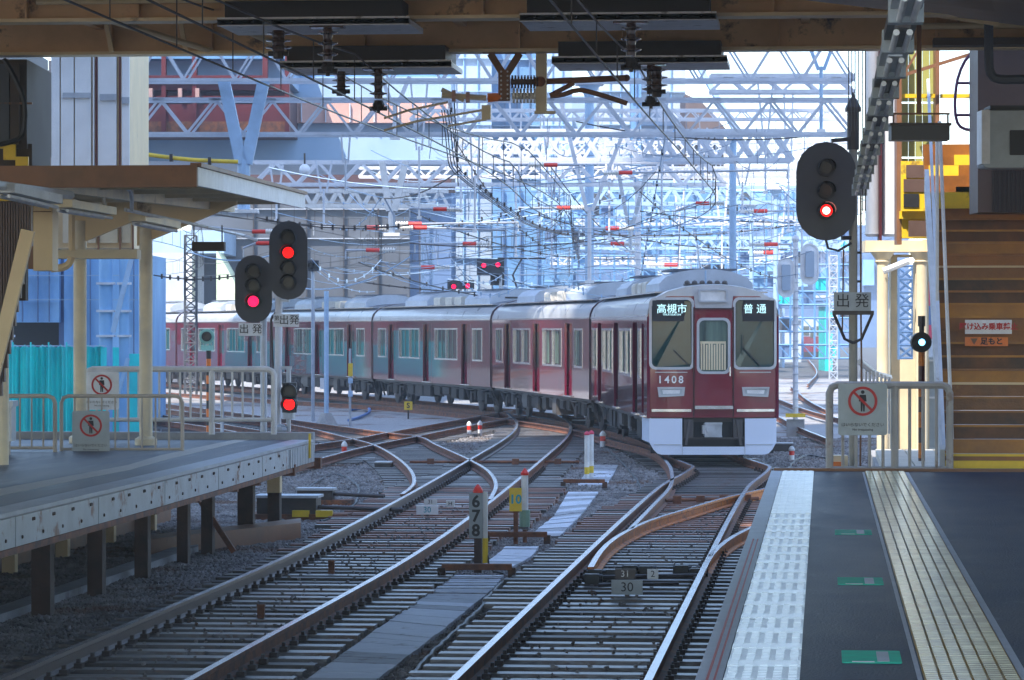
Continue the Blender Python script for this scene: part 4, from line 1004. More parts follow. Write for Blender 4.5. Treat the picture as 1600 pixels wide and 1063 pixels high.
m=MB(); m.tube(W(451,690,D),W(451,575,D),.035); m.tube(W(451,645,D),W(451,655,D),.10); part(m,'post',M['galv'],t)
m=MB(); m.fbox(441,598,463,645,D-.05,.2); part(m,'housing',M['signal_black'],t)
for py,lm in((612,'lens_off'),(632,'lens_red')): lamp(None,t,W(452,py,D-.06),.085,lm,RX,-FX)
m=MB(); m.tube(W(451,675,D),W(451,690,D),.045); part(m,'foot',M['red_ins'],t)
m=MB(); m.blob(W(438,672,D),.12,.1,.09); part(m,'junction_box',M['galv'],t)
# small signals further back
def smallsig(x0,y0,x1,y1,D,lamps,label,pole):
    c=W((x0+x1)/2,(y0+y1)/2,D); t=thing('railway_signal',label,'signal',Vector((c.x,c.y,-.2)))
    m=MB(); m.fbox(x0,y0,x1,y1,D,.25); part(m,'housing',M['signal_black'],t)
    r=4.5*D/FL
    for lx,ly,lm in lamps: lamp(None,t,W(lx,ly,D-.02),r*.8,lm,RX,-FX,True)
    m=MB(); q=W(pole,y1,D+.15); m.tube(Vector((q.x,q.y,-.3)),W(pole,y0+4,D+.15),.06); part(m,'pole',M['galv'],t)
smallsig(745,405,788,430,128,[(756,415,'lens_pink'),(778,414,'lens_pink')],'dark twin lamp signal with two dim red lights above the third carriage',782)
smallsig(766,430,788,446,128.2,[(778,438,'lens_off')],'dark unlit signal box hanging right under the twin red lamps',784)
smallsig(699,438,741,452,140,[(709,448,'lens_pink'),(731,447,'lens_pink')],'lower dark twin lamp signal just above the carriage roof',720)
smallsig(481,407,498,424,110,[(486,415,'lens_off'),(493,415,'lens_off')],'small maroon backed signal right of the tall left signal',489)
# ovals seen from behind, right of train
D=95; t=thing('railway_signal','white mast with two oval signal backs right of the train','signal',Vector((W(1243,640,D).x,W(1243,640,D).y,-.3)))
m=MB(); q=W(1243,640,D); m.tube(Vector((q.x,q.y,-.3)),W(1243,378,D),.075,10); m.blob(W(1243,374,D),.11,.11,.12); part(m,'mast',M['steel_white'],t)
for (px,py,w_,h_) in((1265,413,.52,1.17),(1228,434,.48,1.12)):
    m=MB(); m.prism(stad(w_,h_),W(px,py,D-.1),RX,UZ,FX*.03); bb=part(m,'backboard',M['sign_white'],t)
    m=MB(); ring(m,stad(w_,h_),stad(w_*.86,h_*.93),W(px,py,D-.13),RX,UZ,FX*.03); part(m,'rim',M['white'],bb)
    m=MB(); m.prism(rrect(-.12,.12,-.36,.36,.03),W(px,py,D-.12),RX,UZ,-FX*.10); part(m,'case',M['lilac_wall'],bb)
m=MB()
for k in range(20): py=390+k*13; m.bar(W(1237,py,D-.08),W(1249,py,D-.08),.02,.02)
part(m,'ladder_rungs',M['galv'],t)
m=MB(); q=W(1243,655,D); m.cbox(Vector((q.x,q.y,-.3)),.5,.5,.5); part(m,'footing',M['concrete'],t)
m=MB(); q=W(1243,652,D-.3); m.cbox(q,.55,.2,.10); part(m,'base_cover',M['yellow'],t)
# round device on striped pole at left, white tube posts in the yard
D=62; t=thing('trackside_lamp','round pale green lamp on an orange and black striped pole behind the white railing','signal',Vector((W(326,690,D).x,W(326,690,D).y,-.2)))
for k in range(10):
    m=MB(); a,b=548+k*13,561+k*13; m.tube(W(326,a,D),W(326,b,D),.045); part(m,'pole_band',M['orange' if k%2 else 'black'],t)
g1=mat('pale_green',(.25,.55,.48),.4); M['pale_green']=g1
m=MB(); m.prism(circ(0,0,.14,18),W(323,526,D-.1),RX,UZ,FX*.1); m.fbox(314,540,332,548,D-.1,.1); part(m,'housing',g1,t)
lamp(None,t,W(323,526,D-.12),.06,'lens_off',RX,-FX,False)
for (px,py0,py1,D,lab,kd) in ((510,455,655,100,'pale trackside mast with a grey box on a concrete foot',1),(547,545,635,104,'thin pole with yellow and pale blue boxes by the fourth carriage',2),(347,590,690,75,'thin grey pipe post behind the white railing',0)):
    q=W(px,py1,D); t=thing('trackside_post',lab,'post',Vector((q.x,q.y,-.3)))
    m=MB(); m.tube(Vector((q.x,q.y,-.3)),W(px,py0,D),.07 if kd==1 else .04); part(m,'pole',M['steel_blue' if kd==1 else 'galv'],t)
    if kd==1:
        m=MB(); m.fbox(500,591,509,608,D,.2); part(m,'box',M['steel_white'],t)
        m=MB(); m.lathe([(.45,0),(.15,.55)],Vector((q.x,q.y,-.3)),4); part(m,'footing',M['concrete'],t)
    if kd==2:
        for a,b,mt in((568,588,'yellow'),(591,599,'steel_blue'),(611,620,'steel_blue')): m=MB(); m.fbox(544,a,551,b,D-.1,.12); part(m,'box',M[mt],t)
m=MB(); P=[G(545,657,-.22),G(562,652,-.2),G(576,645,-.18),G(577,639,-.12),G(566,638,-.18),G(550,640,-.2)]
m.path(spline(P,.4),.05); solo(m,'blue_cable',mat('blue_hose',(.03,.16,.5),.4),'bright blue hose curled on the ballast left of the yellow S sign','hose')
# ------------------------------------------------------------------ station roof
rf=thing('station_roof','broad station roof on brown steel beams across the top','roof',(0,30,5.9))
m=MB(); m.box(-19,12,9,38.4,6.42,6.6); part(m,'roof_deck',M['deck_dark'],rf)
for k,y in enumerate((38.0,33.9,29.8,25.7,21.6)):
    m=MB(); m.box(-17,11,y-.012,y+.012,5.90,6.36); part(m,'beam_web',M['beam_paint'],rf)
    m=MB(); m.box(-17,11,y-.16,y+.16,5.862,5.898); m.box(-17,11,y-.16,y+.16,6.362,6.41); part(m,'beam_flange',M['tan_paint'],rf)
    m=MB()
    for i in range(18):
        x=-16.2+i*1.55+.2*(i%3); m.box(x-.01,x+.01,y-.13,y-.014,5.90,6.36)
    part(m,'stiffeners',M['beam_paint'],rf,kind='stuff')
for x,dz in ((-8.2,0),(-4.05,0),(-.2,0),(2.7,0)):
    m=MB(); m.box(x-.05,x+.05,20,37.98,6.16,6.40); part(m,'purlin',M['beam_paint'],rf)
for (a,b) in (((-8.9,33.9,6.4),(-6.9,37.9,5.9)),((-7.1,34,6.35),(-5.9,38,5.85)),):
    m=MB(); m.tube(a,b,.035); part(m,'brace',M['tan_paint'],rf)
for x in(-8.1,-7.25): m=MB(); m.bar((x,37.7,6.4),(x+.1,37.7,5.88),.05,.05); part(m,'hanger',M['tan_paint'],rf)
m=MB(); m.tube((-7.9,33.6,6.05),(9,33.6,6.12),.03); m.tube((1.0,37.75,6.1),(9,37.75,6.1),.035); part(m,'pipe',M['tan_paint'],rf)
m=MB(); m.box(1.2,3.1,37.5,37.9,5.87,5.95); part(m,'cable_tray',M['deck_dark'],rf)
GX=-41.6
# unseen tower added above the roof to shade the yard and train
bd=thing('shade_tower','','building',(-2,0,6.7)); bd['label']='unseen tower added above the platform roof to shade the yard'
# two slabs with a narrow gap high up that lets one streak of sun reach the yard
m=MB(); m.box(-140,GX-4.4,20,28,6.7,150); m.box(GX+4.4,-15.5,20,28,6.7,150); m.box(GX-4.4,GX+4.4,20,28,6.7,84); m.box(-15.5,40,20,28,6.7,31); part(m,'wall',M['pale_wall'],bd)
# ------------------------------------------------------------------ boards and insulators under the beams
def ins_stack(m,p,r,h,n=4):
    for k in range(n):
        z=h*k/n; m.lathe([(r*.45,z),(r*.5,z+h/n*.35),(r,z+h/n*.5),(r*1.02,z+h/n*.6),(r*.5,z+h/n*.72),(r*.45,z+h/n)],p,14)
def board_under(x,y,z,w_,label):
    t=thing('catenary_board',label,'insulation board',(x,y,z),group='dark boards hung under the roof beams')
    m=MB(); m.box(x-w_/2,x+w_/2,y-.22,y+.9,z+.06,z+.24); part(m,'board',M['board_dark'],t)
    m=MB(); m.box(x-w_/2-.07,x+w_/2+.07,y-.26,y-.20,z-.01,z+.075); m.box(x-w_/2-.07,x+w_/2+.07,y-.26,y+.95,z,z+.055); part(m,'edge_strip',M['grey_edge'],t)
    m=MB()
    for i in range(9): m.blob((x-w_/2+.08+i*(w_-.16)/8,y-.265,z+.03),.016,.01,.016)
    part(m,'bolts',M['black'],t,kind='stuff')
    m=MB(); ins_stack(m,(x+.12,y-.05,z-.34),.10,.32,3); m.cbox((x+.12,y-.05,z-.02),.34,.2,.03); part(m,'insulator',M['insulator_brown'],t,smooth=True)
    m=MB(); m.lathe([(.05,0),(.07,.05),(.05,.1)],(x+.12,y-.05,z-.46),8); m.tube((x+.02,y-.05,z-.45),(x+.22,y-.05,z-.45),.025); m.tube((x+.12,y-.05,z-.50),(x+.12,y-.05,z-.42),.02); part(m,'clamp',M['steel_dark'],t)
def bx(px,D): return W(px,300,D).x
board_under(-2.03,37.7,5.70,1.80,'dark board under the far roof beam above the main track')
board_under(-2.02,33.6,5.80,1.80,'dark board under the nearer roof beam above the main track')
board_under(-5.08,37.7,5.67,1.78,'dark board under the far roof beam above the centre left track')
board_under(-5.05,33.6,5.78,1.78,'dark board under the nearer roof beam above the centre left track')
def hang_ins(px,py0,py1,D,label,r=.13,extra=True,ty='insulator_brown'):
    s=FL/D; a=W(px,py1,D); h=(py1-py0)/s; t=thing('hanging_insulator',label,'insulator',a)
    m=MB(); ins_stack(m,a+UZ*h*.25,r,h*.75,3); part(m,'insulator',M[ty],t,smooth=True)
    m=MB(); m.tube(a+Vector((-.1,0,h*.18)),a+Vector((.1,0,h*.18)),.025); m.lathe([(.05,0),(.06,.05),(.04,.1)],a,8); part(m,'clamp',M['steel_dark'],t)
hang_ins(533,112,150,37.6,'second brown insulator from the left under the far board',.10)
hang_ins(435,48,92,33.7,'brown insulator left under the beam behind the near board')
hang_ins(1026,104,152,37.4,'brown insulator with a pale collar under the far board over the main track',.12)
# centre bracket and arms
D=38.2
t=thing('wire_support_bracket','riveted brown V bracket hanging from the middle of the roof beam','bracket',W(788,78,D))
m=MB(); m.bar(W(766,84,D),W(786,116,D),.09,.08); m.bar(W(812,84,D),W(792,116,D),.09,.08); m.bar(W(788,112,D),W(788,158,D),.13,.08); m.bar(W(754,80,D),W(822,80,D),.12,.06); part(m,'strut',M['brown_paint'],t)
m=MB()
for py in range(112,158,7):
    for dx in(-5,5): m.blob(W(788+dx,py,D-.05),.012,.01,.012,n=6,m=4)
part(m,'rivets',M['grey_edge'],t,kind='stuff')
def ribbed(x0,x1,py,D,r,n,mt,t):
    m=MB(); a=W(x0,py,D);L_=(W(x1,py,D)-a); u=L_.normalized()
    for k in range(n):
        p=a+L_*(k+.5)/n; m.tube(p-u*.012,p+u*.012,r,12)
    m.tube(a,a+L_,r*.45,10); return part(m,'insulator',M[mt],t,smooth=False)
t=thing('cantilever_arm','brown arm with ribbed insulator reaching right from the centre bracket','wire arm',W(798,128,D))
ribbed(798,842,128,D,.075,9,'insulator_brown',t)
m=MB(); m.tube(W(842,128,D),W(978,122,D),.035); m.path(spline([W(897,130,D),W(866,146,D),W(860,150,D),W(880,148,D),W(905,141,D),W(940,149,D),W(980,162,D)],.05),.028); part(m,'arm',M['brown_paint'],t)
m=MB(); m.blob(W(845,128,D),.08,.08,.08); m.blob(W(979,122,D),.04,.04,.04); part(m,'joint',M['rust'],t)
t=thing('cantilever_arm','cream arm with white insulators and an orange joint left of the centre bracket','wire arm',W(780,152,D))
m=MB(); m.tube(W(690,149,D),W(760,153,D),.032); m.tube(W(690,140,D),W(725,157,D),.025); m.path([W(600,185,D),W(640,172,D),W(700,160,D)],.013); m.path([W(600,204,D),W(650,190,D),W(756,172,D),W(760,187,D),W(700,197,D)],.013); m.cbox(W(760,187,D),.10,.08,.16); part(m,'arm',M['cream_paint'],t)
m=MB(); m.tube(W(762,154,D),W(783,152,D),.045,10); m.cbox(W(771,156,D),.13,.08,.07); part(m,'joint',M['orange'],t)
m=MB(); m.tube(W(706,150,D),W(712,150,D),.065); m.tube(W(728,152,D),W(734,152,D),.065); part(m,'collar',M['salmon'],t)
t=thing('cantilever_arm','pale ribbed insulator bolted right of the centre bracket below the brown one','wire arm',W(800,150,D))
ribbed(800,838,150,D,.085,7,'insulator_white',t)
m=MB(); m.cbox(W(846,176,D),.12,.1,.66); m.bar(W(835,176,D),W(868,176,D),.1,.03); part(m,'arm',M['cream_light'],t)
# ------------------------------------------------------------------ overhead wires
def wireobj(label,pts_list,r,mt='steel_dark',cat='overhead wire',beads=None,group=None):
    p0=pts_list[0][0]; t=thing('overhead_wire',label,cat,p0,group=group)
    for k,P in enumerate(pts_list):
        m=MB(); m.path(P,r if k<2 else r*.6,5); part(m,'wire' if k<2 else 'dropper',M[mt],t)
    if beads:
        for b in beads: m=MB(); m.blob(b,.045,.045,.055,n=8,m=5); part(m,'clip',M['black'],t)
    return t
def catenary(line,label,z0=5.15,span=24,r=.011,sag=.55,hm=1.0,y0=None,drop=3.0,mt='steel_dark',beads=()):
    P=spline(line,3); con=[p+UZ*z0 for p in P]; s=0; mes=[]; acc=[0]
    for a,b in zip(P,P[1:]): acc.append(acc[-1]+(b-a).length)
    for p,d in zip(P,acc):
        u=(d%span)/span; mes.append(p+UZ*(z0+hm-sag*4*u*(1-u)))
    dr=[];nd=int(acc[-1]/drop)
    for k in range(1,nd):
        d=k*drop; i=next(i for i in range(len(acc)-1) if acc[i+1]>=d); f=(d-acc[i])/(acc[i+1]-acc[i]); dr.append([con[i].lerp(con[i+1],f),mes[i].lerp(mes[i+1],f)])
    return wireobj(label,[con,mes]+dr,r,mt,group='overhead wires over the tracks')
catenary([Vector((-2.0,12,0)),Vector((-2.0,36,0)),Vector((-1.95,52,0)),Vector((-2.1,66,0)),L(3.9,80),L(2.6,96),L(.7,109)],'overhead wires above the main track and the train front',z0=5.18,hm=.45,sag=.2)
catenary([Vector((-5.0,12,0)),Vector((-5.0,36,0)),Vector((-5.2,52,0)),Vector((-5.8,66,0)),Vector((-7.4,92,0)),L(-3.9,127),L(-9,145)],'overhead wires above the centre left track',z0=5.2,hm=.5,sag=.25)
catenary([Vector((-6.2,14,0)),Vector((-6.1,40,0)),Vector((-5.6,70,0)),L(2,110),L(3,150)],'overhead wires slanting left of the centre bracket',z0=5.45,hm=.7,sag=.3)
catenary([L(-9,52),L(-6,75),L(-4,100),L(-6,130),L(-12,160)],'overhead wires above the left crossover',z0=5.2,hm=1.0)
catenary([L(-12,70),L(-10,100),L(-13,140),L(-20,175)],'overhead wires above the rusty sidings',z0=5.2,hm=1.1)
catenary([L(3.3,78),L(2,96),L(.7,109),L(-3.9,127),L(-9,145),L(-14.8,163),L(-21,181)],'overhead wires above the curved carriages',z0=5.25,hm=1.1)
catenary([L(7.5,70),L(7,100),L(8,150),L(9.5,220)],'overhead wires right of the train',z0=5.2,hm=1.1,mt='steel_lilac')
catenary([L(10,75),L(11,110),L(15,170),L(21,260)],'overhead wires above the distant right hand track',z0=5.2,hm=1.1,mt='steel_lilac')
catenary([L(-1,110),L(2,140),L(3,180),L(3,240)],'overhead wires in the haze behind the train',z0=5.4,hm=1.2)
# slack feeder cables across the background
rr=random.Random(11)
def sagline(px0,py0,px1,py1,D0,D1,dip,n=14):
    a,b=W(px0,py0,D0),W(px1,py1,D1); return [a.lerp(b,i/n)-UZ*dip*4*(i/n)*(1-i/n) for i in range(n+1)]
feed=[(420,262,1010,258,88,88,.6),(400,340,640,352,80,80,.15),(300,330,700,350,84,92,.2),(560,355,1000,300,95,95,.3),(640,380,960,372,110,110,.2),(560,410,900,470,105,120,.4),(430,440,640,402,120,110,.6),
(700,200,860,390,84,110,.5),(860,260,990,395,100,120,.3),(640,470,1000,430,140,130,.5),(800,440,1220,470,150,150,.6),(860,360,1240,352,130,130,.3),(700,350,1230,330,120,118,.4),
(1000,300,1240,440,90,130,.5),(600,310,720,265,90,80,.2),(470,350,900,300,90,96,.5),(900,190,1330,205,78,78,.3),(240,430,420,418,90,90,.2),(300,395,470,380,85,82,.3),
(560,440,900,452,150,150,.3),(1000,330,1320,345,125,125,.2),(1040,210,1000,440,70,130,.0),(710,160,716,290,72,76,.05),(640,330,1020,400,120,140,.7),(940,440,1240,400,160,160,.4),(820,330,1230,390,140,150,.5)]
def place_word(x,y):
    return ('above the left canopy','left of the V post','above the third carriage','behind the centre bracket','above the second carriage','above the train cab','beside the oval signal backs','at the right signal')[max(0,min(7,int((x-230)/140)))]+(', high' if y<300 else ', low' if y>410 else '')
_fl=set()
def fl(k,f):
    s=fl0(k,f)
    if s in _fl: s+=', a lower twin'
    _fl.add(s); return s
def fl0(k,f): return ('thin cable','dark cable','clipped cable','slack cable','long cable')[k%5]+' from '+place_word(f[0],f[1])+', to '+place_word(f[2],f[3])
for k,f in enumerate(feed):
    t=thing('feeder_cable',fl(k,f),'cable',W(f[0],f[1],f[4]),group='slack feeder cables behind the station')
    m=MB(); P=sagline(*f); m.path(P,.016*(f[4]/80),5); part(m,'cable',M['steel_dark' if k%3 else 'steel_blue'],t)
    if k%2:
        m=MB()
        for q in P[1:-1:1]: m.cbox(q-UZ*.06,.05,.05,.13)
        part(m,'clips',M['steel_dark'],t,kind='stuff')
# looped jumper bundle at the centre
t=thing('jumper_bundle','twisted dark jumper cables looping down left of centre behind the bracket','cable bundle',W(700,180,74))
for dx in(-4,0,5,9):
    P=spline([W(694+dx,172,74),W(700+dx,210,74),W(704+dx,250,75),W(712+dx,268,76),W(740+dx,292,80),W(775+dx,318,86),W(830+dx,352,94),W(885+dx,368,102)],.4); m=MB(); m.path(P,.013,5); part(m,'cable',M['steel_dark'],t)
m=MB()
for q in P[::4]: m.cbox(q-UZ*.05+RX*.03,.05,.05,.10)
part(m,'clips',M['steel_dark'],t,kind='stuff')
# ------------------------------------------------------------------ gantries
def truss(x0,x1,yt,yb,D,n,label,mt='steel_lilac',rc=.05,rb=.035,dep=.8,double=False,cat='gantry',base=None):
    a,b=W(x0,yt,D),W(x1,yt,D); c,d=W(x0,yb,D),W(x1,yb,D); t=thing('truss_gantry',label,cat,(a+b)/2-UZ*((a.z-c.z)))
    for p,q in((a,b),(c,d)):
        for o in((Vector((0,0,0)),FX*dep) if dep else (Vector((0,0,0)),)): m=MB(); m.bar(p+o,q+o,rc*2,rc*2); part(m,'chord',M[mt],t)
    for k in range(n):
        u0,u1,um=k/n,(k+1)/n,(k+.5)/n
        for o in((Vector((0,0,0)),FX*dep) if dep else (Vector((0,0,0)),)):
            m=MB(); m.bar(c.lerp(d,u0)+o,a.lerp(b,um)+o,rb*2,rb*2); part(m,'brace',M[mt],t)
            m=MB(); m.bar(a.lerp(b,um)+o,c.lerp(d,u1)+o,rb*2,rb*2); part(m,'brace',M[mt],t)
            if double:
                m=MB(); m.bar(a.lerp(b,u0)+o,c.lerp(d,um)+o,rb*1.6,rb*1.6); m.bar(c.lerp(d,um)+o,a.lerp(b,u1)+o,rb*1.6,rb*1.6); part(m,'cross_brace',M[mt],t)
        m=MB(); q=a.lerp(b,um); m.cbox(q-UZ*rc*2.2,.26,.07,rc*2.6,TH); 
        if dep: part(m,'gusset',M[mt],t)
    return t
truss(205,1335,60,125,75,14,'upper chord truss of the nearest gantry, just below the roof beam',dep=.8,rc=.035,rb=.022)
truss(205,1335,155,209,76,13,'lilac truss of the nearest gantry crossing above all tracks',dep=.8,rc=.035,rb=.026)
truss(395,1135,253,288,112,11,'long truss behind the nearest gantry, over a dark viaduct edge',dep=.8,rc=.05,rb=.045,mt='steel_white')
truss(460,700,298,322,150,9,'grey green truss low behind the second gantry',mt='wire_grey',dep=1.0,rc=.08,rb=.07)
truss(830,1135,294,318,150,9,'blue truss low in the haze above the train roof',mt='steel_blue',dep=1.0,rc=.07,rb=.06)
truss(700,1240,205,250,96,9,'crossed lattice truss in the middle distance',mt='steel_lilac',dep=1.0,rc=.06,rb=.05,double=True)
truss(1110,1335,292,316,140,6,'blue lattice beam on mushroom columns at the right',mt='steel_blue',dep=1.0,rc=.06,rb=.05)
truss(1110,1335,118,143,90,4,'thin pale girder below the roof at the right',mt='steel_white',dep=.6,rc=.05,rb=.035)
truss(905,1335,372,388,170,16,'low blue lattice beam above the train roof',mt='steel_blue',dep=1.0,rc=.07,rb=.05)
truss(840,1240,330,350,190,14,'far blue lattice in front of the scaffolding',mt='steel_blue',dep=1.0,rc=.08,rb=.07)
def vleg(xa,ya,xb,yb,xn,yn,xd,yd,D,label,mt='steel_blue',r=.10):
    t=thing('drop_post',label,'gantry post',W(xn,yd,D))
    m=MB(); m.bar(W(xa,ya,D),W(xn-4,yn,D),r*2,r*2); part(m,'leg',M[mt],t); m=MB(); m.bar(W(xb,yb,D),W(xn+4,yn,D),r*2,r*2); part(m,'leg',M[mt],t)
    m=MB(); m.tube(W(xn,yn-6,D),W(xn,yd,D),r*1.1,10); part(m,'stub',M[mt],t)
    m=MB(); q=W(xn,yd,D); m.cbox(q-UZ*.05,r*5,r*4,.08,TH); part(m,'flange',M['white'],t)
vleg(350,127,412,127,381,256,381,330,75.5,'big pale blue V post under the nearest gantry at the left',r=.13)
vleg(597,252,634,252,612,330,612,366,90,'pale blue V post above the third carriage',r=.085,mt='wire_grey')
vleg(872,140,975,205,921,330,921,440,92,'slender pale V post behind the centre arm',mt='steel_white',r=.05)
vleg(966,268,1010,268,985,350,985,392,110,'slim grey V post above the second carriage',mt='galv',r=.06)
vleg(1266,75,1300,75,1283,110,1283,204,80,'thin blue post in the sky at the right',r=.04)
vleg(596,120,640,120,617,165,617,215,84,'small white V post behind the salmon panel',mt='steel_white',r=.05)
# mushroom columns
def mush(px,yt,yb,D,w_,cw,label,mt='steel_blue'):
    s=FL/D; r=w_/2/s; R2=cw/2/s; b=W(px,yb,D); z=W(px,yt,D).z-(-.3); p=Vector((b.x,b.y,-.3)); ch=(yb-yt)*.0
    t=thing('mushroom_column',label,'column',p)
    m=MB(); m.lathe([(r,0),(r,z-R2*1.3)],p,14); part(m,'shaft',M[mt],t,smooth=True)
    m=MB(); m.lathe([(r,z-R2*1.3),(R2*.75,z-.12*R2-.15),(R2,z-.12)],p,14); part(m,'capital',M[mt],t,smooth=True)
    m=MB(); m.cbox(p+UZ*(z-.12),R2*2.3,R2*2.3,.12,TH); part(m,'cap_plate',M['steel_white'],t)
mush(921,128,430,116,14,38,'tall blue mushroom column behind the centre bracket arm')
mush(1145,203,430,100,11,30,'blue mushroom column with its cap against the sky')
mush(1174,316,440,145,7,22,'short blue mushroom column above the train cab')
mush(1212,292,440,140,8,24,'slim blue mushroom column between train and signal')
mush(997,285,430,128,9,20,'pale blue column rising behind the second carriage','steel_white')
# registration arms with red sleeves
arms=[(860,258,820,258,905,258,84),(977,270,930,271,1230,266,84),(688,327,720,328,640,326,84),(881,325,920,324,810,325,95),(1098,318,1150,318,1055,330,98),(957,357,985,357,905,357,105),(965,381,990,381,905,381,118),(648,350,620,350,810,348,92),(656,356,630,356,790,360,88),(582,356,612,357,490,354,90),(583,391,600,391,540,391,112),(405,362,425,362,300,352,64),(411,380,428,380,380,388,72),(734,381,750,381,648,381,120),(669,418,700,418,640,418,130),(1204,382,1180,382,1236,382,120),(1048,414,1030,414,1080,414,150),(1203,395,1190,395,1225,395,150),(1188,330,1172,330,1240,330,125),(330,262,345,262,362,262,74)]
arms=arms[:19]+[(325,263,338,264,205,236,60)][:0]
ARMN=['left of the slender V post, longest pole at its left', 'over the second carriage, pole running to the far right', 'just right of the V post above the third carriage', 'crossing the foot of the slender V post', 'right of the train cab roof, short pole', 'left of the slim grey V post', 'just below the slim grey V post', 'directly left of the foot of the white V post', 'directly right of the foot of the white V post', 'reaching left from the white V post', 'low in front of the dark hall wall', 'half behind the left canopy corner', 'just left of the tall left signal', 'above the twin red lights', 'low over the roof of the third carriage', 'high beside the right oval signal back', 'low and tiny right of the slim V post', 'small, beside the oval signal backs', 'at the top of the blue yard building']
for k,(rx,ry,ix,iy,ex_,ey,D) in enumerate(arms):
    t=thing('registration_arm','pipe arm with red sleeve '+ARMN[k],'wire arm',W(rx,ry,D),group='pipe arms with red sleeves holding the wires')
    s=FL/D; d=1 if ix>rx else -1
    m=MB(); m.tube(W(rx-11*d,ry,D),W(rx+10*d,ry,D),3.2/s,8); part(m,'sleeve',M['red_ins'],t)
    m=MB(); a=W(rx+10*d,ry,D);b=W(rx+34*d,iy,D)
    for i in range(6): q=a.lerp(b,(i+.5)/6); e=(b-a).normalized(); m.tube(q-e*.02,q+e*.02,4/s,8)
    m.tube(a,b,2.2/s,6); part(m,'insulator',M['insulator_white'],t)
    m=MB(); m.tube(W(rx-11*d,ry,D),W(ex_,ey,D),1.7/s,6); 
    if abs(ex_-(rx+34*d))>30 and (ex_-rx)*d>0: m.tube(b,W(ex_,ey,D),1.7/s,6)
    q=W(ex_,ey,D); m.tube(q,q-UZ*(14/s),1.2/s,5); part(m,'arm',M['galv'],t)
m=MB(); D=73; m.path(spline([W(190,236,D),W(240,243,D),W(300,250,D),W(372,253,D)],.4),.045,8); t=thing('yellow_pipe','sagging yellow pipe above the left canopy','pipe',W(280,248,D)); part(m,'pipe',M['yellow'],t,smooth=True)
m=MB()
for px,py in((268,247),(328,252)): m.cbox(W(px,py,D)-UZ*.08,.07,.12,.16)
part(m,'clamp',M['steel_dark'],t)
for (px,py,r,lab,mt) in((476,265,.14,'pale blue globe hanging in the second gantry','sign_white'),):
    m=MB(); p=W(px,py,104); t=thing('globe_lamp',lab,'lamp',p); m.blob(p,.17,.17,.17,n=14,m=8); part(m,'globe',M[mt],t,smooth=True); m=MB(); m.tube(p,p+UZ*.5,.03); part(m,'stem',M['steel_dark'],t)
POSTW=[', '+a+' '+b for a in('slim','spindly','tapering') for b in('lilac one','white one','with short legs','with long legs','near the red sleeves','half behind wires')]
# more pale lattice further back
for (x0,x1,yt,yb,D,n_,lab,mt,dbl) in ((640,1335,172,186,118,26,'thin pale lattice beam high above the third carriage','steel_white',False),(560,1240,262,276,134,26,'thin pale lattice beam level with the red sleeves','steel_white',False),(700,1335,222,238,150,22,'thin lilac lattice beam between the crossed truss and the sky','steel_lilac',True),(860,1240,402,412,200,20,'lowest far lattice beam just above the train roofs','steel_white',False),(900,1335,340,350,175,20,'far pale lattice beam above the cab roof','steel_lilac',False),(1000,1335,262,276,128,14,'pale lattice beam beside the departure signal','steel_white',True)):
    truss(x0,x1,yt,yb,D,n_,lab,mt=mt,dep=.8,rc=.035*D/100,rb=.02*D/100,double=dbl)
for k,(x,ya,yb,D) in enumerate(((720,120,330,110),(806,150,400,125),(862,186,420,118),(952,208,372,98),(1034,143,330,90),(1062,238,420,150),(1098,200,300,96),(1128,276,430,134),(1196,118,300,90),(1232,143,360,118),(1253,205,420,128),(655,130,340,84),(540,209,300,76),(432,258,345,112),(506,250,352,104),(742,210,360,76),(1218,300,440,150),(1160,250,330,96))):
    vleg(x-7-k%3*3,ya,x+7+k%3*3,ya,x,(ya+yb)/2,x,yb,D,'narrow pale drop post '+('high' if ya<200 else 'low')+', '+place_word(x,300)+POSTW[k],'steel_white' if k%2 else 'steel_lilac',r=.025*D/90)
rq=random.Random(21); m=MB()
for k in range(80):
    D=rq.uniform(80,190); x=rq.uniform(640,1300); y=rq.uniform(200,445); l_=rq.uniform(60,330); dy=rq.uniform(-26,26); P=sagline(x-l_/2,y,x+l_/2,y+dy,D,D*rq.uniform(.9,1.15),rq.uniform(0,.5),8)
    m.path(P,.010*D/80,4)
    if k%3==0:
        for q in P[1:-1:2]: m.tube(q,q-UZ*rq.uniform(.2,1.0),.008*D/80,4)
for k in range(70):
    D=rq.uniform(80,180); x=rq.uniform(620,1320); y=rq.uniform(160,380); m.tube(W(x,y,D),W(x+rq.uniform(-8,8),y+rq.uniform(20,90),D),.012*D/80,4)
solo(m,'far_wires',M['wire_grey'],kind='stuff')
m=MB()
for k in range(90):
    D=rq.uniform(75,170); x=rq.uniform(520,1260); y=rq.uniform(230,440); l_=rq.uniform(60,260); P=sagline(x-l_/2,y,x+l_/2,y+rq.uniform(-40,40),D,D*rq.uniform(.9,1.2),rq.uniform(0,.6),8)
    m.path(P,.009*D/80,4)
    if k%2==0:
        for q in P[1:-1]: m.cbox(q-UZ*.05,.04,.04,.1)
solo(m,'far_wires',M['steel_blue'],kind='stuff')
# ------------------------------------------------------------------ background buildings
def building(name,label,D,boxes,cat='building'):
    b=boxes[0]; q=W((b[0]+b[2])/2,b[3],D); t=thing(name,label,cat,Vector((q.x,q.y,-.3)))
    for bx_ in boxes:
        x0,y0,x1,y1,dep,mt,nm=bx_[:7]; dd=bx_[7] if len(bx_)>7 else 0
        m=MB(); m.fbox(x0,y0,x1,y1,D+dd,dep); part(m,nm,M[mt],t)
    return t
GB=565   # below the ground line at these distances
def gy_(D): return HZ+(CAMZ+.3)*FL/D
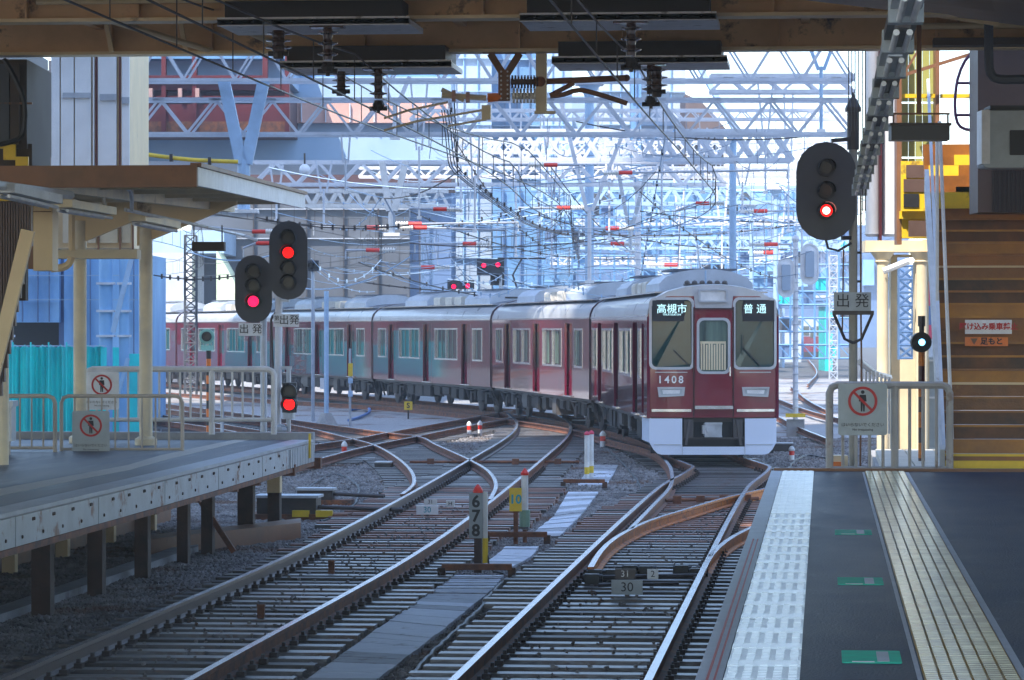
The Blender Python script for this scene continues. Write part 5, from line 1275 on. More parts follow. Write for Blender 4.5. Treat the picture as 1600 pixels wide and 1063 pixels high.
# red steel building left
D=128; g0=gy_(D)
building('red_steel_building','red brown steel frame under construction behind the left canopy',D,
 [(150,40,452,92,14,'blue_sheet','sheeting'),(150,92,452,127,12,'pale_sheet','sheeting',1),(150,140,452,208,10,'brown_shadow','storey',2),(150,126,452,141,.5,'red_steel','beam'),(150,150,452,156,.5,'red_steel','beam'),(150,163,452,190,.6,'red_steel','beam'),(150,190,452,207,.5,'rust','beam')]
 +[(x,60,x+7,208,.5,'red_steel','column',-.2) for x in(150,252,300,445)]+[(x,138,x+6,152,.4,'salmon','bracket',-.3) for x in(212,232,278,305,345)]+[(410,85,418,125,.4,'red_steel','column',-.4),(205,118,410,122,.4,'red_steel','beam',-.4)])
D=135
building('pale_building','long pale wall with a salmon panel behind the left gantry',D,
 [(150,208,705,252,12,'pale_sheet','wall'),(452,160,700,192,8,'salmon','panel',-.3),(452,120,705,160,10,'pale_sheet','wall'),(452,192,705,208,9,'lilac_wall','wall',.2),(452,80,705,120,10,'blue_sheet','wall',.4)]
 +[(x,162,x+1.5,191,.2,'steel_lilac','joint',-.45) for x in range(470,700,38)])
D=160
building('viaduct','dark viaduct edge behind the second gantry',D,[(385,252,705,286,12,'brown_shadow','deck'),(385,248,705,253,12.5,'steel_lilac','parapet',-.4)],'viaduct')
D=215
building('grey_hall','plain dark grey hall wall above the carriages',D,
 [(300,287,640,gy_(215),20,'grey_wall','wall'),(640,287,705,gy_(215),18,'blue_sheet_dark','wall',1),(300,283,705,291,20,'galv','roof_edge',-.6)]+[(x,291,x+2.0,470,.3,'steel_dark','joint',-.35) for x in (395,430,478,536,590,655)]+[(300,y,640,y+1.6,.25,'galv','ledge',-.3) for y in (326,372)])
D=205
building('light_annex','pale annex with slanting bright wall left of the grey hall',D,[(225,395,290,gy_(205),10,'pale_wall','wall'),(228,360,350,396,10,'pale_sheet','wall',1),(290,395,300,gy_(205),8,'white','wall',-.3),(228,470,290,480,.4,'galv','ledge',-.5)])
m=MB(); D=204; m.prism([(0,0),(1.9,0),(0,3.4)],W(338,478,D),RX,UZ,FX*4); solo(m,'gable_wall',M['lime_wall'],'pale lime triangular wall sliver left of the dark signal','wall')
# lattice masts
def lattice(x,w_,y0,y1,D,label,mt='galv',n=14):
    t=thing('lattice_mast',label,'mast',Vector((W(x,y1,D).x,W(x,y1,D).y,-.3))); s=FL/D; z0,z1=-.3,W(x,y0,D).z
    c=W(x,y1,D); c.z=0; h=w_/2/s; cs_=[c-RX*h-FX*h,c+RX*h-FX*h,c+RX*h+FX*h,c-RX*h+FX*h]
    for q in cs_: m=MB(); m.tube(Vector((q.x,q.y,z0)),Vector((q.x,q.y,z1)),.035,6); part(m,'leg',M[mt],t)
    m=MB()
    for k in range(n):
        za,zb=z0+(z1-z0)*k/n,z0+(z1-z0)*(k+1)/n
        for i in(0,2): 
            a,b=cs_[i],cs_[(i+1)%4]; a,b=(a,b) if k%2 else (b,a); m.tube(Vector((a.x,a.y,za)),Vector((b.x,b.y,zb)),.03,5)
        m.tube(Vector((cs_[0].x,cs_[0].y,zb)),Vector((cs_[1].x,cs_[1].y,zb)),.03,5)
    part(m,'lacing',M[mt],t,kind='stuff'); return t
lattice(298,18,368,480,150,'grey lattice mast beside the round left canopy column','grey_wall',n=18)
lattice(668,16,372,480,170,'blue grey lattice mast in front of the dark hall','steel_blue',n=12)
lattice(1415,26,416,560,70,'blue lattice mast framed by the cream pavilion window','steel_blue',n=16)
lattice(1302,12,400,560,200,'thin lattice mast left of the right signal','galv',n=16)
# towers
for (x0,x1,y0,D,mt,lab) in ((702,768,30,240,'lilac_wall','white wrapped tower left of the blue one'),(769,846,30,250,'blue_sheet','blue sheeted tower behind the centre bracket'),(846,894,60,236,'lilac_wall','pale lilac pillar right of the blue tower'),(894,935,150,262,'pale_sheet','pale blue sheeted pillar behind the mushroom column'),(936,986,40,255,'pale_wall','bright white sheeted block right of centre'),(986,1002,40,252,'blue_sheet','narrow blue stripe between two white blocks'),(1002,1071,60,258,'pale_wall','broad white sheeted block behind the main track wires')):
    g0=gy_(D); t=building('wrapped_tower',lab,D,[(x0,y0,x1,g0,14,mt,'wall')])
    n=max(1,int((x1-x0)/24))
    for k in range(1,n+1):
        x=x0+(x1-x0)*k/(n+1); m=MB(); m.fbox(x,y0,x+1.1,g0,D-.25,.3); part(m,'seam',M['sky_sheet' if mt!='blue_sheet' else 'blue_sheet_dark'],t)
    for y in range(90,450,52):
        if y>y0: m=MB(); m.fbox(x0,y+x0%13,x1,y+1.3+x0%13,D-.35,.3); part(m,'ledge',M['steel_blue'],t)
building('blue_yard_building','medium blue sheeted block low behind the train roof',225,[(770,286,1135,gy_(225),14,'blue_sheet','wall'),(850,282,1135,290,14.5,'steel_blue','roof_edge',-.4)]+[(x,292,x+1.6,470,.3,'blue_sheet_dark','joint',-.4) for x in range(785,1130,27)]+[(x,300,x+10,330,.3,'pale_sheet','panel',-.5) for x in(840,884,1010)]+[(900,320,1010,440,1,'blue_sheet_dark','panel',-.7),(1010,400,1070,450,1,'pale_wall','panel',-.8)])
building('slatted_building','dark purple slatted block beneath the sky at right of centre',248,[(1071,205,1131,286,10,'slat_brown','wall'),(1071,286,1131,300,10,'blue_sheet_dark','wall')]+[(x,206,x+2,286,.3,'steel_lilac','slat',-.3) for x in range(1076,1130,7)])
m=MB(); D=246; m.prism([(0,0),(3.0,0),(1.2,2.0),(0,2.6)],W(1071,203,D),RX,UZ,FX*8); solo(m,'sloping_roof',M['slat_brown'],'dark sloping roof piece above the purple slatted block','roof')
m=MB(); m.bar(W(1090,100,200),W(1150,205,200),1.0,.3); t=thing('crane_boom','pale blue crane boom slanting down behind the white block','crane',W(1150,205,200)); part(m,'boom',M['steel_blue'],t)
# low hazy yard structures right of the train and behind the train roof
rs=random.Random(5)
def scaffold(x0,y0,x1,y1,D,nx_,nz_,label,mt,panels):
    t=thing('scaffold',label,'scaffold',W((x0+x1)/2,y1,D)); s=FL/D
    for i in range(nx_+1): x=x0+(x1-x0)*i/nx_; m=MB(); m.tube(W(x,y1,D),W(x,y0,D),.05*D/150,5); part(m,'standard',M[mt],t)
    for j in range(nz_+1): y=y0+(y1-y0)*j/nz_; m=MB(); m.tube(W(x0,y,D),W(x1,y,D),.05*D/150,5); part(m,'ledger',M[mt],t)
    for (i,j,mm) in panels:
        xa,xb=x0+(x1-x0)*i/nx_,x0+(x1-x0)*(i+1)/nx_; ya,yb=y0+(y1-y0)*j/nz_,y0+(y1-y0)*(j+1)/nz_
        m=MB(); m.fbox(xa+1,ya+1,xb-1,yb-1,D+.6,.3); part(m,'sheet',M[mm],t)
    m=MB()
    for i in range(nx_):
        xa,xb=x0+(x1-x0)*i/nx_,x0+(x1-x0)*(i+1)/nx_
        for j in range(0,nz_,2): ya,yb=y0+(y1-y0)*j/nz_,y0+(y1-y0)*(j+1)/nz_; m.tube(W(xa,ya,D),W(xb,yb,D),.03*D/150,4)
    part(m,'cross_braces',M[mt],t,kind='stuff')
mm_=['blue_sheet','grey_wall','blue_sheet_dark','sky_sheet','teal_sheet','pale_sheet']
scaffold(1070,300,1240,450,180,8,8,'blue scaffolding with mixed sheets above the train cab','blue_sheet',[(i,j,rs.choice(mm_[:4])) for i in range(8) for j in range(8) if rs.random()<.45])
scaffold(1216,330,1330,560,210,6,11,'blue scaffolding in the gap between train and signal mast','blue_sheet',[(i,j,rs.choice(mm_)) for i in range(6) for j in range(11) if rs.random()<.5 and not (i in(1,2,3) and j>6)])
scaffold(850,300,1070,440,170,10,7,'thin blue scaffolding over the second carriage roof','blue_sheet',[(i,j,rs.choice(mm_[:4])) for i in range(10) for j in range(7) if rs.random()<.25])
building('far_block','blue grey block closing the view right of the train',520,[(1135,352,1420,gy_(520)+1,30,'blue_sheet_dark','wall'),(1135,300,1340,352,30,'blue_sheet','wall',2)]+[(1140+k*26,360+((k*37)%50),1158+k*26,400+((k*37)%50),1,rs.choice(mm_),'panel',-1.5) for k in range(10)])
building('footbridge','dark footbridge over the far tracks right of the train',260,[(1216,470,1300,482,3,'blue_sheet_dark','deck'),(1216,462,1300,466,3,'steel_white','rail',-.2)]+[(x,482,x+4,gy_(260),2,'steel_blue','pier') for x in(1222,1290)],'bridge')
building('white_shed','bright white shed left of the distant train',300,[(1216,500,1252,gy_(300),6,'pale_wall','wall'),(1214,494,1254,501,6.5,'galv','roof',-.3)],'shed')
building('teal_shed','narrow teal sheeted shed right of the distant train',240,[(1289,478,1301,gy_(240),5,'teal_sheet','wall'),(1287,474,1303,479,5.5,'steel_blue','roof',-.3)],'shed')
building('red_billboard','red and blue hoarding seen between the cream columns',110,[(1450,440,1500,478,1,'red_bg','panel'),(1450,478,1500,508,1,'blue_sheet_dark','panel'),(1450,508,1500,530,1,'red_bg','panel'),(1450,400,1500,440,1,'blue_sheet_dark','panel'),(1450,530,1500,gy_(110),1,'galv','panel')],'hoarding')
# left blue wrapped construction
D=100
t=building('wrapped_building','blue sheeted construction building behind the teal fence at the left',D,[(18,395,92,504,8,'sky_sheet','sheeting'),(92,395,100,560,7,'blue_sheet_dark','edge',.5),(100,395,216,gy_(100),8,'sky_sheet','sheeting',.3),(22,504,92,545,6,'black','opening',1.0),(-40,380,18,gy_(100),8,'slat_brown','wall',2)])
for x in(34,58,76,118,140,208):
    m=MB(); m.fbox(x,396,x+1.3,503 if x<92 else 690,99.8 if x<92 else 100.1,.15); part(m,'rope',M['blue_sheet_dark'],t)
for y in(430,468): m=MB(); m.fbox(18,y,216,y+1.1,99.75,.1); part(m,'tie_band',M['pale_sheet'],t)
for x0,x1,nm in((4,20,'left'),(155,176,'middle'),(186,202,'right')):
    t=thing('sheeted_column','pale blue round column wrapped in sheet, '+{'left':'at the left picture edge','middle':'left one of the pair by the canopy columns','right':'right one of the pair by the canopy columns'}[nm],'column',Vector((W((x0+x1)/2,600,90).x,W((x0+x1)/2,600,90).y,-.3)))
    c=W((x0+x1)/2,500,90); h=(x1-x0)/2/(FL/90); m=MB(); m.tube(Vector((c.x,c.y,-.3)),Vector((c.x,c.y,W(0,395,90).z)),h,14); part(m,'shaft',M['sky_sheet' if nm!='left' else 'pale_sheet'],t,smooth=True)
    for y in(445,488,527): m=MB(); q=W((x0+x1)/2,y,90); m.cbox(q,h*2.6,h*2.6,.06,TH); part(m,'flange',M['steel_lilac'],t)
t=thing('blue_prop','slanting blue prop right of the sheeted columns','prop',Vector((W(190,640,88).x,W(190,640,88).y,-.3)))
m=MB(); m.bar(W(176,520,88),W(205,405,88),.12,.12); m.bar(W(178,640,88),W(200,560,88),.1,.1); part(m,'bar',M['steel_blue'],t)
D=86; t=thing('construction_fence','teal sheeted construction fence behind the left railings','fence',Vector((W(90,700,D).x,W(90,700,D).y,-.3)))
fp=[-60,-20,20,48,76,104,132,166]
for a,b in zip(fp,fp[1:]):
    m=MB(); n=9; 
    P=[W(a+(b-a)*i/n,700,D)+FX*(.07*math.sin(i*2.3+a)+.04*math.sin(i*5.1)) for i in range(n+1)]
    z0,z1=-.3,W(0,541,D).z
    vs=[Vector((p.x,p.y,z0)) for p in P]+[Vector((p.x,p.y,z0+(z1-z0)*.5))+FX*.05*math.sin(i*3+b) for i,p in enumerate(P)]+[Vector((p.x,p.y,z1+.04*math.sin(i*1.3))) for i,p in enumerate(P)]
    m.add(vs,[(i,i+1,n+2+i,n+1+i) for i in range(n)]+[(n+1+i,n+2+i,2*n+3+i,2*n+2+i) for i in range(n)]); part(m,'sheet',M['teal_sheet'],t,smooth=True)
    m=MB(); q=W(a,700,D-.1); m.tube(Vector((q.x,q.y,-.3)),Vector((q.x,q.y,z1+.1)),.02); part(m,'post',M['teal_sheet'],t)
m=MB(); m.fbox(-60,540,166,541.5,D-.1,.05); part(m,'top_rail',M['steel_blue'],t)
t=thing('construction_fence','second teal sheeted fence between the round columns','fence',Vector((W(195,690,90).x,W(195,690,90).y,-.3)))
m=MB(); m.fbox(199,553,238,gy_(92),92,.1); m.fbox(166,543,199,gy_(92),93,.1); part(m,'sheet',M['teal_sheet'],t)
# long fence on the far side of the curve: mirrored in the carriages
t=thing('construction_fence','long teal sheeted fence running on behind the left buildings','fence',L(-26,150,-.3))
for k in range(9,14):
    a=L(-21-k*2.6,118+k*9,-.3); b=L(-21-(k+1)*2.6,118+(k+1)*9,-.3); m=MB(); m.hexa([a,b,b+RX*-.1,a+RX*-.1]+[p+UZ*(2.2,2.9,1.9)[k%3] for p in(a,b,b+RX*-.1,a+RX*-.1)]); part(m,'sheet',M['teal_sheet'],t)
building('mirrored_panels','unseen row of dark panels added to be mirrored in the carriage sides',240,[(-900+k*61,(95,130,60,110)[k%4],-839+k*61,gy_(240),20,('mirrored_panel_dark','brown_shadow','mirrored_panel_dark','mirrored_panel_dark','red_steel','mirrored_panel_dark','black')[(k*5)%7],'wall',(k*3)%4*.6) for k in range(18)])  # unseen, added in mixed dark colours to put vertical streaks into the carriage reflections
# teal scraps under the far carriages
m=MB()
for px in(272,300,352,372,395,410): m.cbox(G(px,612,-.3)+FX*60,.6,.3,.35)
# ------------------------------------------------------------------ left canopy
cn=thing('platform_canopy','brown and cream canopy over the end of the left platform','canopy',(-9.5,43,4.2))
Ya,Yb=36.1,49.4
XaT,XbT=-6.74,-7.62; zA,zB=4.30,4.52
def q4(m,a,b,c,d,th): m.hexa([a,b,c,d]+[Vector(p)+UZ*th for p in(a,b,c,d)]); return m
A=Vector((XaT,Ya,zA));B=Vector((XbT,Yb,zB)); Al=Vector((-14.5,Ya,zA));Bl=Vector((-14.5,Yb,zB))
m=MB(); q4(m,Al+UZ*.16,A+UZ*.16,B+UZ*.16,Bl+UZ*.16,.05); part(m,'deck',M['cream_paint'],cn)
m=MB(); m.bar(A+UZ*.10,B+UZ*.10,.05,.20); part(m,'fascia',M['white'],cn)
m=MB(); m.bar(A+UZ*.225,B+UZ*.225,.12,.045); part(m,'gutter',M['brown_paint'],cn)
m=MB(); m.bar(Al+UZ*.10-Vector((0,.03,0)),A+UZ*.10-Vector((-.02,.03,0)),.05,.24); part(m,'near_fascia',M['brown_paint'],cn)
for k in range(6):
    f=(k+.3)/6; p=A.lerp(B,f); m=MB(); m.bar(Vector((-14.4,p.y,p.z+.07)),Vector((p.x-.03,p.y,p.z+.10)),.07,.13); part(m,'rib',M['cream_paint'],cn)
for x in(-8.4,-10.0,-12): m=MB(); m.bar(Vector((x,Ya,zA+.02)),Vector((x-.3,Yb,zB+.02)),.12,.14); part(m,'purlin',M['cream_paint'],cn)
# deep tapered brackets
for px,D in((228,47.8),(125,48.6)):
    c=W(px,500,D); c.z=1.1; m=MB(); m.lathe([(.16,0),(.16,.10),(.095,.14),(.095,3.2)],c,16); part(m,'column',M['cream_paint'],cn,smooth=True)
    m=MB(); m.prism([(-.12,-.6),(1.3,-.02),(1.3,.12),(-.12,.12)],Vector((c.x,c.y-.04,zB)),Vector((1,0,0)),UZ,Vector((0,.08,0))); part(m,'bracket',M['tan_paint'],cn)
c=W(3,500,41); c.z=1.1; m=MB(); m.lathe([(.085,0),(.085,2.4)],c,14); part(m,'column',M['cream_paint'],cn,smooth=True)
# pale gutter box and pipes
t=thing('gutter_box','pale horizontal gutter box between the left canopy columns','gutter',W(150,405,46))
m=MB(); m.fbox(83,390,214,404,46,.5); part(m,'trough',M['cream_light'],t)
m=MB(); m.path([W(112,300,46),W(112,392,46)],.05); m.path(spline([W(112,402,46),W(108,412,46),W(98,418,46),W(80,420,46)],.1),.055); part(m,'pipe',M['tan_paint'],t,smooth=True)
t=thing('utility_box','tan steel box hanging at the left under the canopy','box',W(68,425,40)); m=MB(); m.fbox(52,318,82,423,40,.5); part(m,'body',M['tan_paint'],t); m=MB(); m.fbox(36,385,52,420,40.2,.4); m.fbox(52,330,80,331.5,39.98,.02); part(m,'door',M['brown_paint'],t)
t=thing('hanging_cabin','tan framed cabin behind the canopy lights','cabin',W(150,388,53))
m=MB(); m.fbox(86,318,208,388,53,1.5); part(m,'body',M['tan_paint'],t)
for x0,x1 in((98,122),(128,150),(156,184),(190,204)): m=MB(); m.fbox(x0,322,x1,380,52.95,.04); part(m,'panel',M['cream_light' if x0>150 else 'cream_paint'],t)
for x in(86,152,186,206): m=MB(); m.fbox(x,318,x+3,390,52.9,.05); part(m,'frame',M['brown_paint'],t)
# luminaires
def tube_light(px0,py0,D0,px1,py1,D1,label,mt,hang):
    a,b=W(px0,py0,D0),W(px1,py1,D1); t=thing('tube_light',label,'light fitting',(a+b)/2-UZ*.1,group='tube lights under the left canopy')
    m=MB(); m.bar(a,b,.22,.09); part(m,'body',M[mt],t)
    m=MB(); m.tube(a-UZ*.08-RX*.05,b-UZ*.08-RX*.05,.02,8); m.tube(a-UZ*.08+RX*.05,b-UZ*.08+RX*.05,.02,8); part(m,'tube',M['white'],t)
tube_light(6,294,33.5,82,312,35.5,'pale tube light at the left picture edge','white_dirty',0)
tube_light(98,318,38,168,330,40.2,'yellowish tube light in the middle of its row','cream_paint',0)
tube_light(214,340,43.2,270,352,45.5,'yellowish tube light nearest the round column','cream_paint',0)
t=thing('light_rail','slim white rail carrying the left tube lights','rail',W(200,340,42)); m=MB(); m.path([W(-30,286,32.5),W(110,305,37)],.05); m.path([W(196,328,41.5),W(300,350,47),W(380,368,52),W(402,376,52)],.025); m.path(spline([W(165,330,40),W(162,300,40),W(175,290,40),W(188,290,40),W(204,300,41),W(206,328,41.5)],.1),.025)
part(m,'rail',M['white_dirty'],t,smooth=True)
t=thing('hanging_box_lamp','flat dark lamp box hanging under the canopy end','light fitting',W(325,385,48)); m=MB(); m.fbox(300,378,350,392,48,.3); part(m,'body',M['deck_dark'],t); m=MB()
for x in(303,347): m.tube(W(x,378,48.1),W(x,352,48.1),.01)
part(m,'rod',M['steel_dark'],t)
# white panelled block above the canopy
t=thing('white_panel_block','white panelled wall with thin red joints above the left canopy','panelled wall',W(150,290,58))
m=MB(); m.fbox(80,40,203,305,58,3); part(m,'core',M['tan_paint'],t)
for x0,x1 in((80,93),(95,115),(117,142),(145,147.5),(153,182),(190,202)): m=MB(); m.fbox(x0,40,x1,300,57.9,.08); part(m,'panel',M['panel_white'],t)
for x in(149.5,186): m=MB(); m.fbox(x,40,x+2,300,57.88,.06); part(m,'joint',M['red_steel'],t)
m=MB(); m.fbox(98,145,142,153,57.85,.04); m.fbox(156,147,182,157,57.85,.04); m.fbox(190,152,202,162,57.85,.04); part(m,'ledge',M['galv'],t)
t=thing('brown_column','brown steel column at the left between dark room and white panels','column',W(65,700,43))
q=W(65,600,43); m=MB(); m.cbox(Vector((q.x,q.y,4.0)),.21,.2,2.0,TH); part(m,'shaft',M['brown_paint'],t)
# dark stair room at far left
t=thing('left_stairhouse','dark stair housing with yellow edges at the left picture edge','stair housing',W(0,300,37))
m=MB(); m.fbox(-80,93,42,232,37.5,2.0); part(m,'wall',M['deck_dark'],t)
for (x0,x1,y0,y1,mt) in ((0,14,100,225,'grey_wall'),(16,30,100,225,'deck_dark'),(5,24,226,250,'yellow_stair'),(24,44,245,275,'yellow_stair'),(0,8,222,232,'yellow_stair'),(0,50,160,163,'brown_paint')): m=MB(); m.fbox(x0,y0,x1,y1,37.4,.06); part(m,'panel',M[mt],t)
m=MB(); m.fbox(-80,225,50,300,37.6,1.5); part(m,'landing',M['deck_dark'],t)
m=MB(); m.path(spline([W(6,92,37),W(25,125,37),W(38,160,37),W(38,200,37),W(28,218,37),W(0,226,37)],.1),.03); part(m,'cable',M['black'],t)
for k in range(13):
    x=-4+k*4.2; m=MB(); m.fbox(x,312,x+2.6,620-max(0,(x-0))*5.2,36.0,.1); part(m,'slat',M['slat_brown'],t)
m=MB(); m.fbox(-20,300,52,314,35.9,.2); m.fbox(-20,344,46,378,36.15,.05); part(m,'band',M['yellow_stair'],t)
m=MB(); m.bar(W(-14,600,35.8),W(44,360,35.8),.10,.14); part(m,'stringer',M['tan_paint'],t)
m=MB(); m.fbox(-60,314,40,470,36.3,.2); part(m,'backing',M['deck_dark'],t)
# ------------------------------------------------------------------ right side: stairs, pavilion, lights
st=thing('staircase','brown staircase with yellow nosing rising away at the right edge','staircase',(3.0,41,1.1))
X0=1.42; xr=5.2
for k in range(20):
    y=40.1+.29*k; z=1.12+.163*k; m=MB(); m.box(X0,xr,y+.03,y+.35,z-.0,z+.163-.004); part(m,'step',M[('stair_brown','stair_dark','stair_brown','stair_gold','stair_dark')[(k*3)%5]],st)
    m=MB(); m.box(X0,xr,y-.02,y+.05,z+.163-.022,z+.163+.004); part(m,'nosing',M[('tan_paint' if k in(5,14) else 'stair_gold' if k%3 else 'stair_brown') if k not in(0,19) else 'yellow_stair'],st)
m=MB(); m.box(X0,xr,40.05,40.085,1.11,1.21); part(m,'kick_plate',M['yellow_stair'],st)
m=MB(); m.box(X0,xr,45.7,45.9,4.38,4.58); part(m,'landing_edge',M['yellow_stair'],st)
m=MB(); m.box(X0,xr,45.9,47.5,4.38,4.42); part(m,'landing',M['stair_brown'],st)
for k in range(6):
    y=47.5+.29*k; z=4.42+.163*k; m=MB(); m.box(X0,xr,y,y+.3,z,z+.16); part(m,'step',M['stair_brown'],st)
    for i in range(3): m=MB(); xx=X0+.05+((i*1.1+k*.37)%2.2); m.box(xx,xx+.42,y-.02,y+.0,z+.01,z+.155); part(m,'yellow_patch',M['yellow_stair'],st)
m=MB(); m.bar(Vector((X0-.04,39.95,1.2)),Vector((X0-.04,46.0,4.75)),.06,.34); part(m,'stringer',M['white_dirty'],st)
m=MB(); m.bar(Vector((X0-.02,39.93,1.35)),Vector((X0-.02,46.0,6.1)),.04,.05); part(m,'handrail',M['steel_lilac'],st)
m=MB(); m.tube(W(1468,190,41),W(1490,742,40.2),.022); m.fbox(1463,195,1467,470,41.2,.1); part(m,'edge_trim',M['white'],st)
m=MB(); m.box(xr,xr+.2,39.5,50,1.1,6.4); part(m,'side_wall',M['stair_brown'],st)
def stairsign(x0,y0,x1,y1,D,txt,mt,ink,label,tri=True):
    m=MB(); q=W((x0+x1)/2,y1,D); t=thing('warning_sign',label,'sign',q); m.fbox(x0,y0,x1,y1,D,.012); part(m,'sign_plate',M[mt],t)
    s=FL/D; c=W((x0+x1)/2+(8 if tri else 0),(y0+y1)/2,D)-FX*.004; lettering(txt,(y1-y0)/s*(.85 if tri else .52),M[ink],c,t,rz=TH,bold=.003)
    if tri: m=MB(); a=W(x0+14,(y0+y1)/2,D-.004); h=(y1-y0)/s*.36; m.prism([(-h*1.1,h),(h*1.1,h),(0,-h)],a,RX,UZ,-FX*.003); part(m,'triangle',M['brown_paint'],t)
stairsign(1508,527,1575,541,41.6,'足もと','orange','ink','orange sign reading 足もと on the stair risers')
stairsign(1508,500,1581,522,41.8,'駆け込み乗車禁止','sign_white','ink_red','white sign with red writing above the orange one on the stairs',False)
stairsign(1478,305,1525,319,45.4,'足もと','orange','ink','orange sign reading 足もと on the upper flight')
# cream pavilion behind the railing
D=52; t=thing('pavilion','cream pavilion with round columns beside the stairs','pavilion',Vector((W(1420,740,D).x,W(1420,740,D).y,.8)))
m=MB(); m.fbox(1352,376,1478,394,D,.5); part(m,'entablature',M['cream_light'],t)
m=MB(); m.fbox(1446,374,1466,398,D-.1,.4); part(m,'beam_end',M['tan_paint'],t)
m=MB(); m.fbox(1392,398,1402,735,D+.2,.3); m.fbox(1402,562,1452,720,D+.25,.2); m.fbox(1402,398,1430,402,D+.25,.2); m.fbox(1430,410,1451,735,D+.22,.3); part(m,'wall',M['cream_light'],t)
for px,py1 in((1379,735),(1440,720)):
    c=W(px,py1,D-.1); zz=W(px,414,D-.1).z-c.z; m=MB(); m.lathe([(.11,0),(.09,.1),(.085,zz)],c,14); part(m,'column',M['cream_light'],t,smooth=True)
    m=MB(); m.lathe([(.085,zz),(.12,zz+.05),(.10,zz+.07),(.17,zz+.17),(.19,zz+.2)],c,14); part(m,'capital',M['cream_light'],t,smooth=True)
m=MB(); m.tube(W(1380,424,D-.3),W(1420,408,D-.3),.05); part(m,'lamp_tube',M['sign_white'],t)
m=MB(); m.fbox(1452,558,1476,735,D+.6,.1); part(m,'door',M['sign_grey'],t)
for y in(562,620,700): m=MB(); m.fbox(1452,y,1476,y+3,D+.55,.04); part(m,'door_bar',M['white'],t)
pv=thing('side_platform','',None,(3,55,.5)); pv['kind']='structure'
if 'label' in pv: del pv['label']
a=[W(1395,742,D-10),W(1500,742,D-10)]
k=0
for j in range(12):
    for i in range(6):
        x=.75+i*.42; y=42.2+j*.62; m=MB(); m.box(x,x+.405,y,y+.60,.90,1.0); part(m,'paving_tile',M['pavement_tile'],pv)
m=MB(); m.box(.7,3.4,42.1,52,-.3,.90); part(m,'body',M['concrete'],pv)
t=thing('stair_handrail','white handrail with balusters leading down right of the signal mast','railing',W(1365,600,48))
m=MB(); m.path([W(1344,566,46.5),W(1366,583,48),W(1390,590,49)],.045); m.path([W(1344,620,46.5),W(1390,625,49)],.02); part(m,'rail',M['white'],t)
for px in range(1347,1392,6): m=MB(); m.tube(W(px,572+(px-1347)*.4,47.5),W(px,640+(px-1347)*.9,47.5),.018); part(m,'baluster',M['white'],t)
m=MB(); m.fbox(1298,712,1325,745,41.5,.25); t=thing('track_cabinet','cream cabinet with an orange panel behind the foot of the right railing','cabinet',W(1310,745,41.5)); part(m,'body',M['cream_paint'],t); m=MB(); m.fbox(1300,722,1318,731,41.45,.05); m.fbox(1300,737,1310,744,41.45,.05); part(m,'panel',M['orange'],t)
# upper right: white duct panels, green glazed bay, yellow work
t=thing('white_duct_block','tall white rounded duct panels right of the signal','duct',W(1378,380,55))
for x0,x1 in((1352,1374),(1378,1402)):
    c=W((x0+x1)/2,370,55); r=(x1-x0)/2/(FL/55); z1=W(0,60,55).z-c.z; m=MB(); m.lathe([(r*.8,0),(r*1.12,.04),(r,.12),(r,z1)],c,18); part(m,'duct',M['panel_white'],t,smooth=True)
m=MB(); m.fbox(1374,60,1378,376,54.8,.3); part(m,'joint',M['red_steel'],t)
t=thing('stair_bay','yellow green glazed stair bay with brown posts at the upper right','stair bay',W(1436,370,50))
for i in range(5):
    for j in range(3):
        x0=1409+i*11; y0=76+j*86; m=MB(); m.fbox(x0,y0,x0+10,y0+83,50,.05); part(m,'pane',M['green_glass'],t)
for x,w_ in((1401,8),(1462,6)): m=MB(); m.fbox(x,40,x+w_,382,49.6,.3); part(m,'post',M['brown_paint'],t)
m=MB(); m.fbox(1408,147,1462,153,49.7,.1); m.fbox(1470,147,1526,153,49.7,.1); part(m,'rail',M['yellow_stair'],t)
m=MB(); m.fbox(1406,330,1466,342,49.5,.4); m.fbox(1406,342,1466,372,49.6,.4); part(m,'sill',M['yellow_stair'],t)
for x0,y0,x1,y1,mt in((1408,252,1464,330,'yellow_stair'),(1416,258,1458,278,'slat_brown'),(1412,280,1450,300,'slat_brown'),(1412,303,1436,324,'black'),(1420,345,1462,370,'slat_brown'),(1470,232,1526,300,'yellow_stair'),(1474,238,1502,250,'slat_brown'),(1472,258,1496,275,'slat_brown'),(1489,277,1525,300,'black')):
    m=MB(); m.fbox(x0,y0,x1,y1,49.4-.02*(x1-x0<50),.06); part(m,'panel',M[mt],t)
m=MB(); m.bar(W(1404,120,49.3),W(1526,82,49.3),.05,.05); m.bar(W(1410,120,49.3),W(1440,70,49.3),.03,.03); part(m,'brace',M['brown_paint'],t)
t=thing('cage_ladder','curved purple hoop bars beside the upper right window','ladder',W(1505,205,44))
m=MB(); m.path(spline([W(1524,78,44),W(1508,95,44),W(1496,125,44),W(1492,165,44),W(1496,192,44),W(1508,202,44),W(1530,205,44)],.1),.022)
for y in(130,180): m.tube(W(1495,y,44),W(1530,y,44),.018)
part(m,'hoop',mat('purple_steel',(.16,.05,.16),.4),t)
t=thing('dark_column','wide dark brown clad column at the upper right edge','column',W(1565,330,43))
m=MB(); m.fbox(1528,40,1700,332,43,.8); part(m,'shaft',M['slat_brown'],t)
for k in range(18): m=MB(); m.fbox(1551+k*4,265,1553+k*4,332,42.95,.05); part(m,'rib',M['deck_dark'],t)
m=MB(); m.path(spline([W(1545,0,36),W(1545,90,36),W(1548,115,36),W(1562,124,36),W(1600,124,36)],.08),.05); part(m,'pipe',M['grey_wall'],t,smooth=True)
t=thing('display_housing','grey white display housing hanging at the right picture edge','display',W(1575,262,38))
m=MB(); m.prism(rrect(-.30,.62,-.33,.33,.05),W(1578,216,38),RX,UZ,FX*.5); part(m,'body',M['sign_grey'],t)
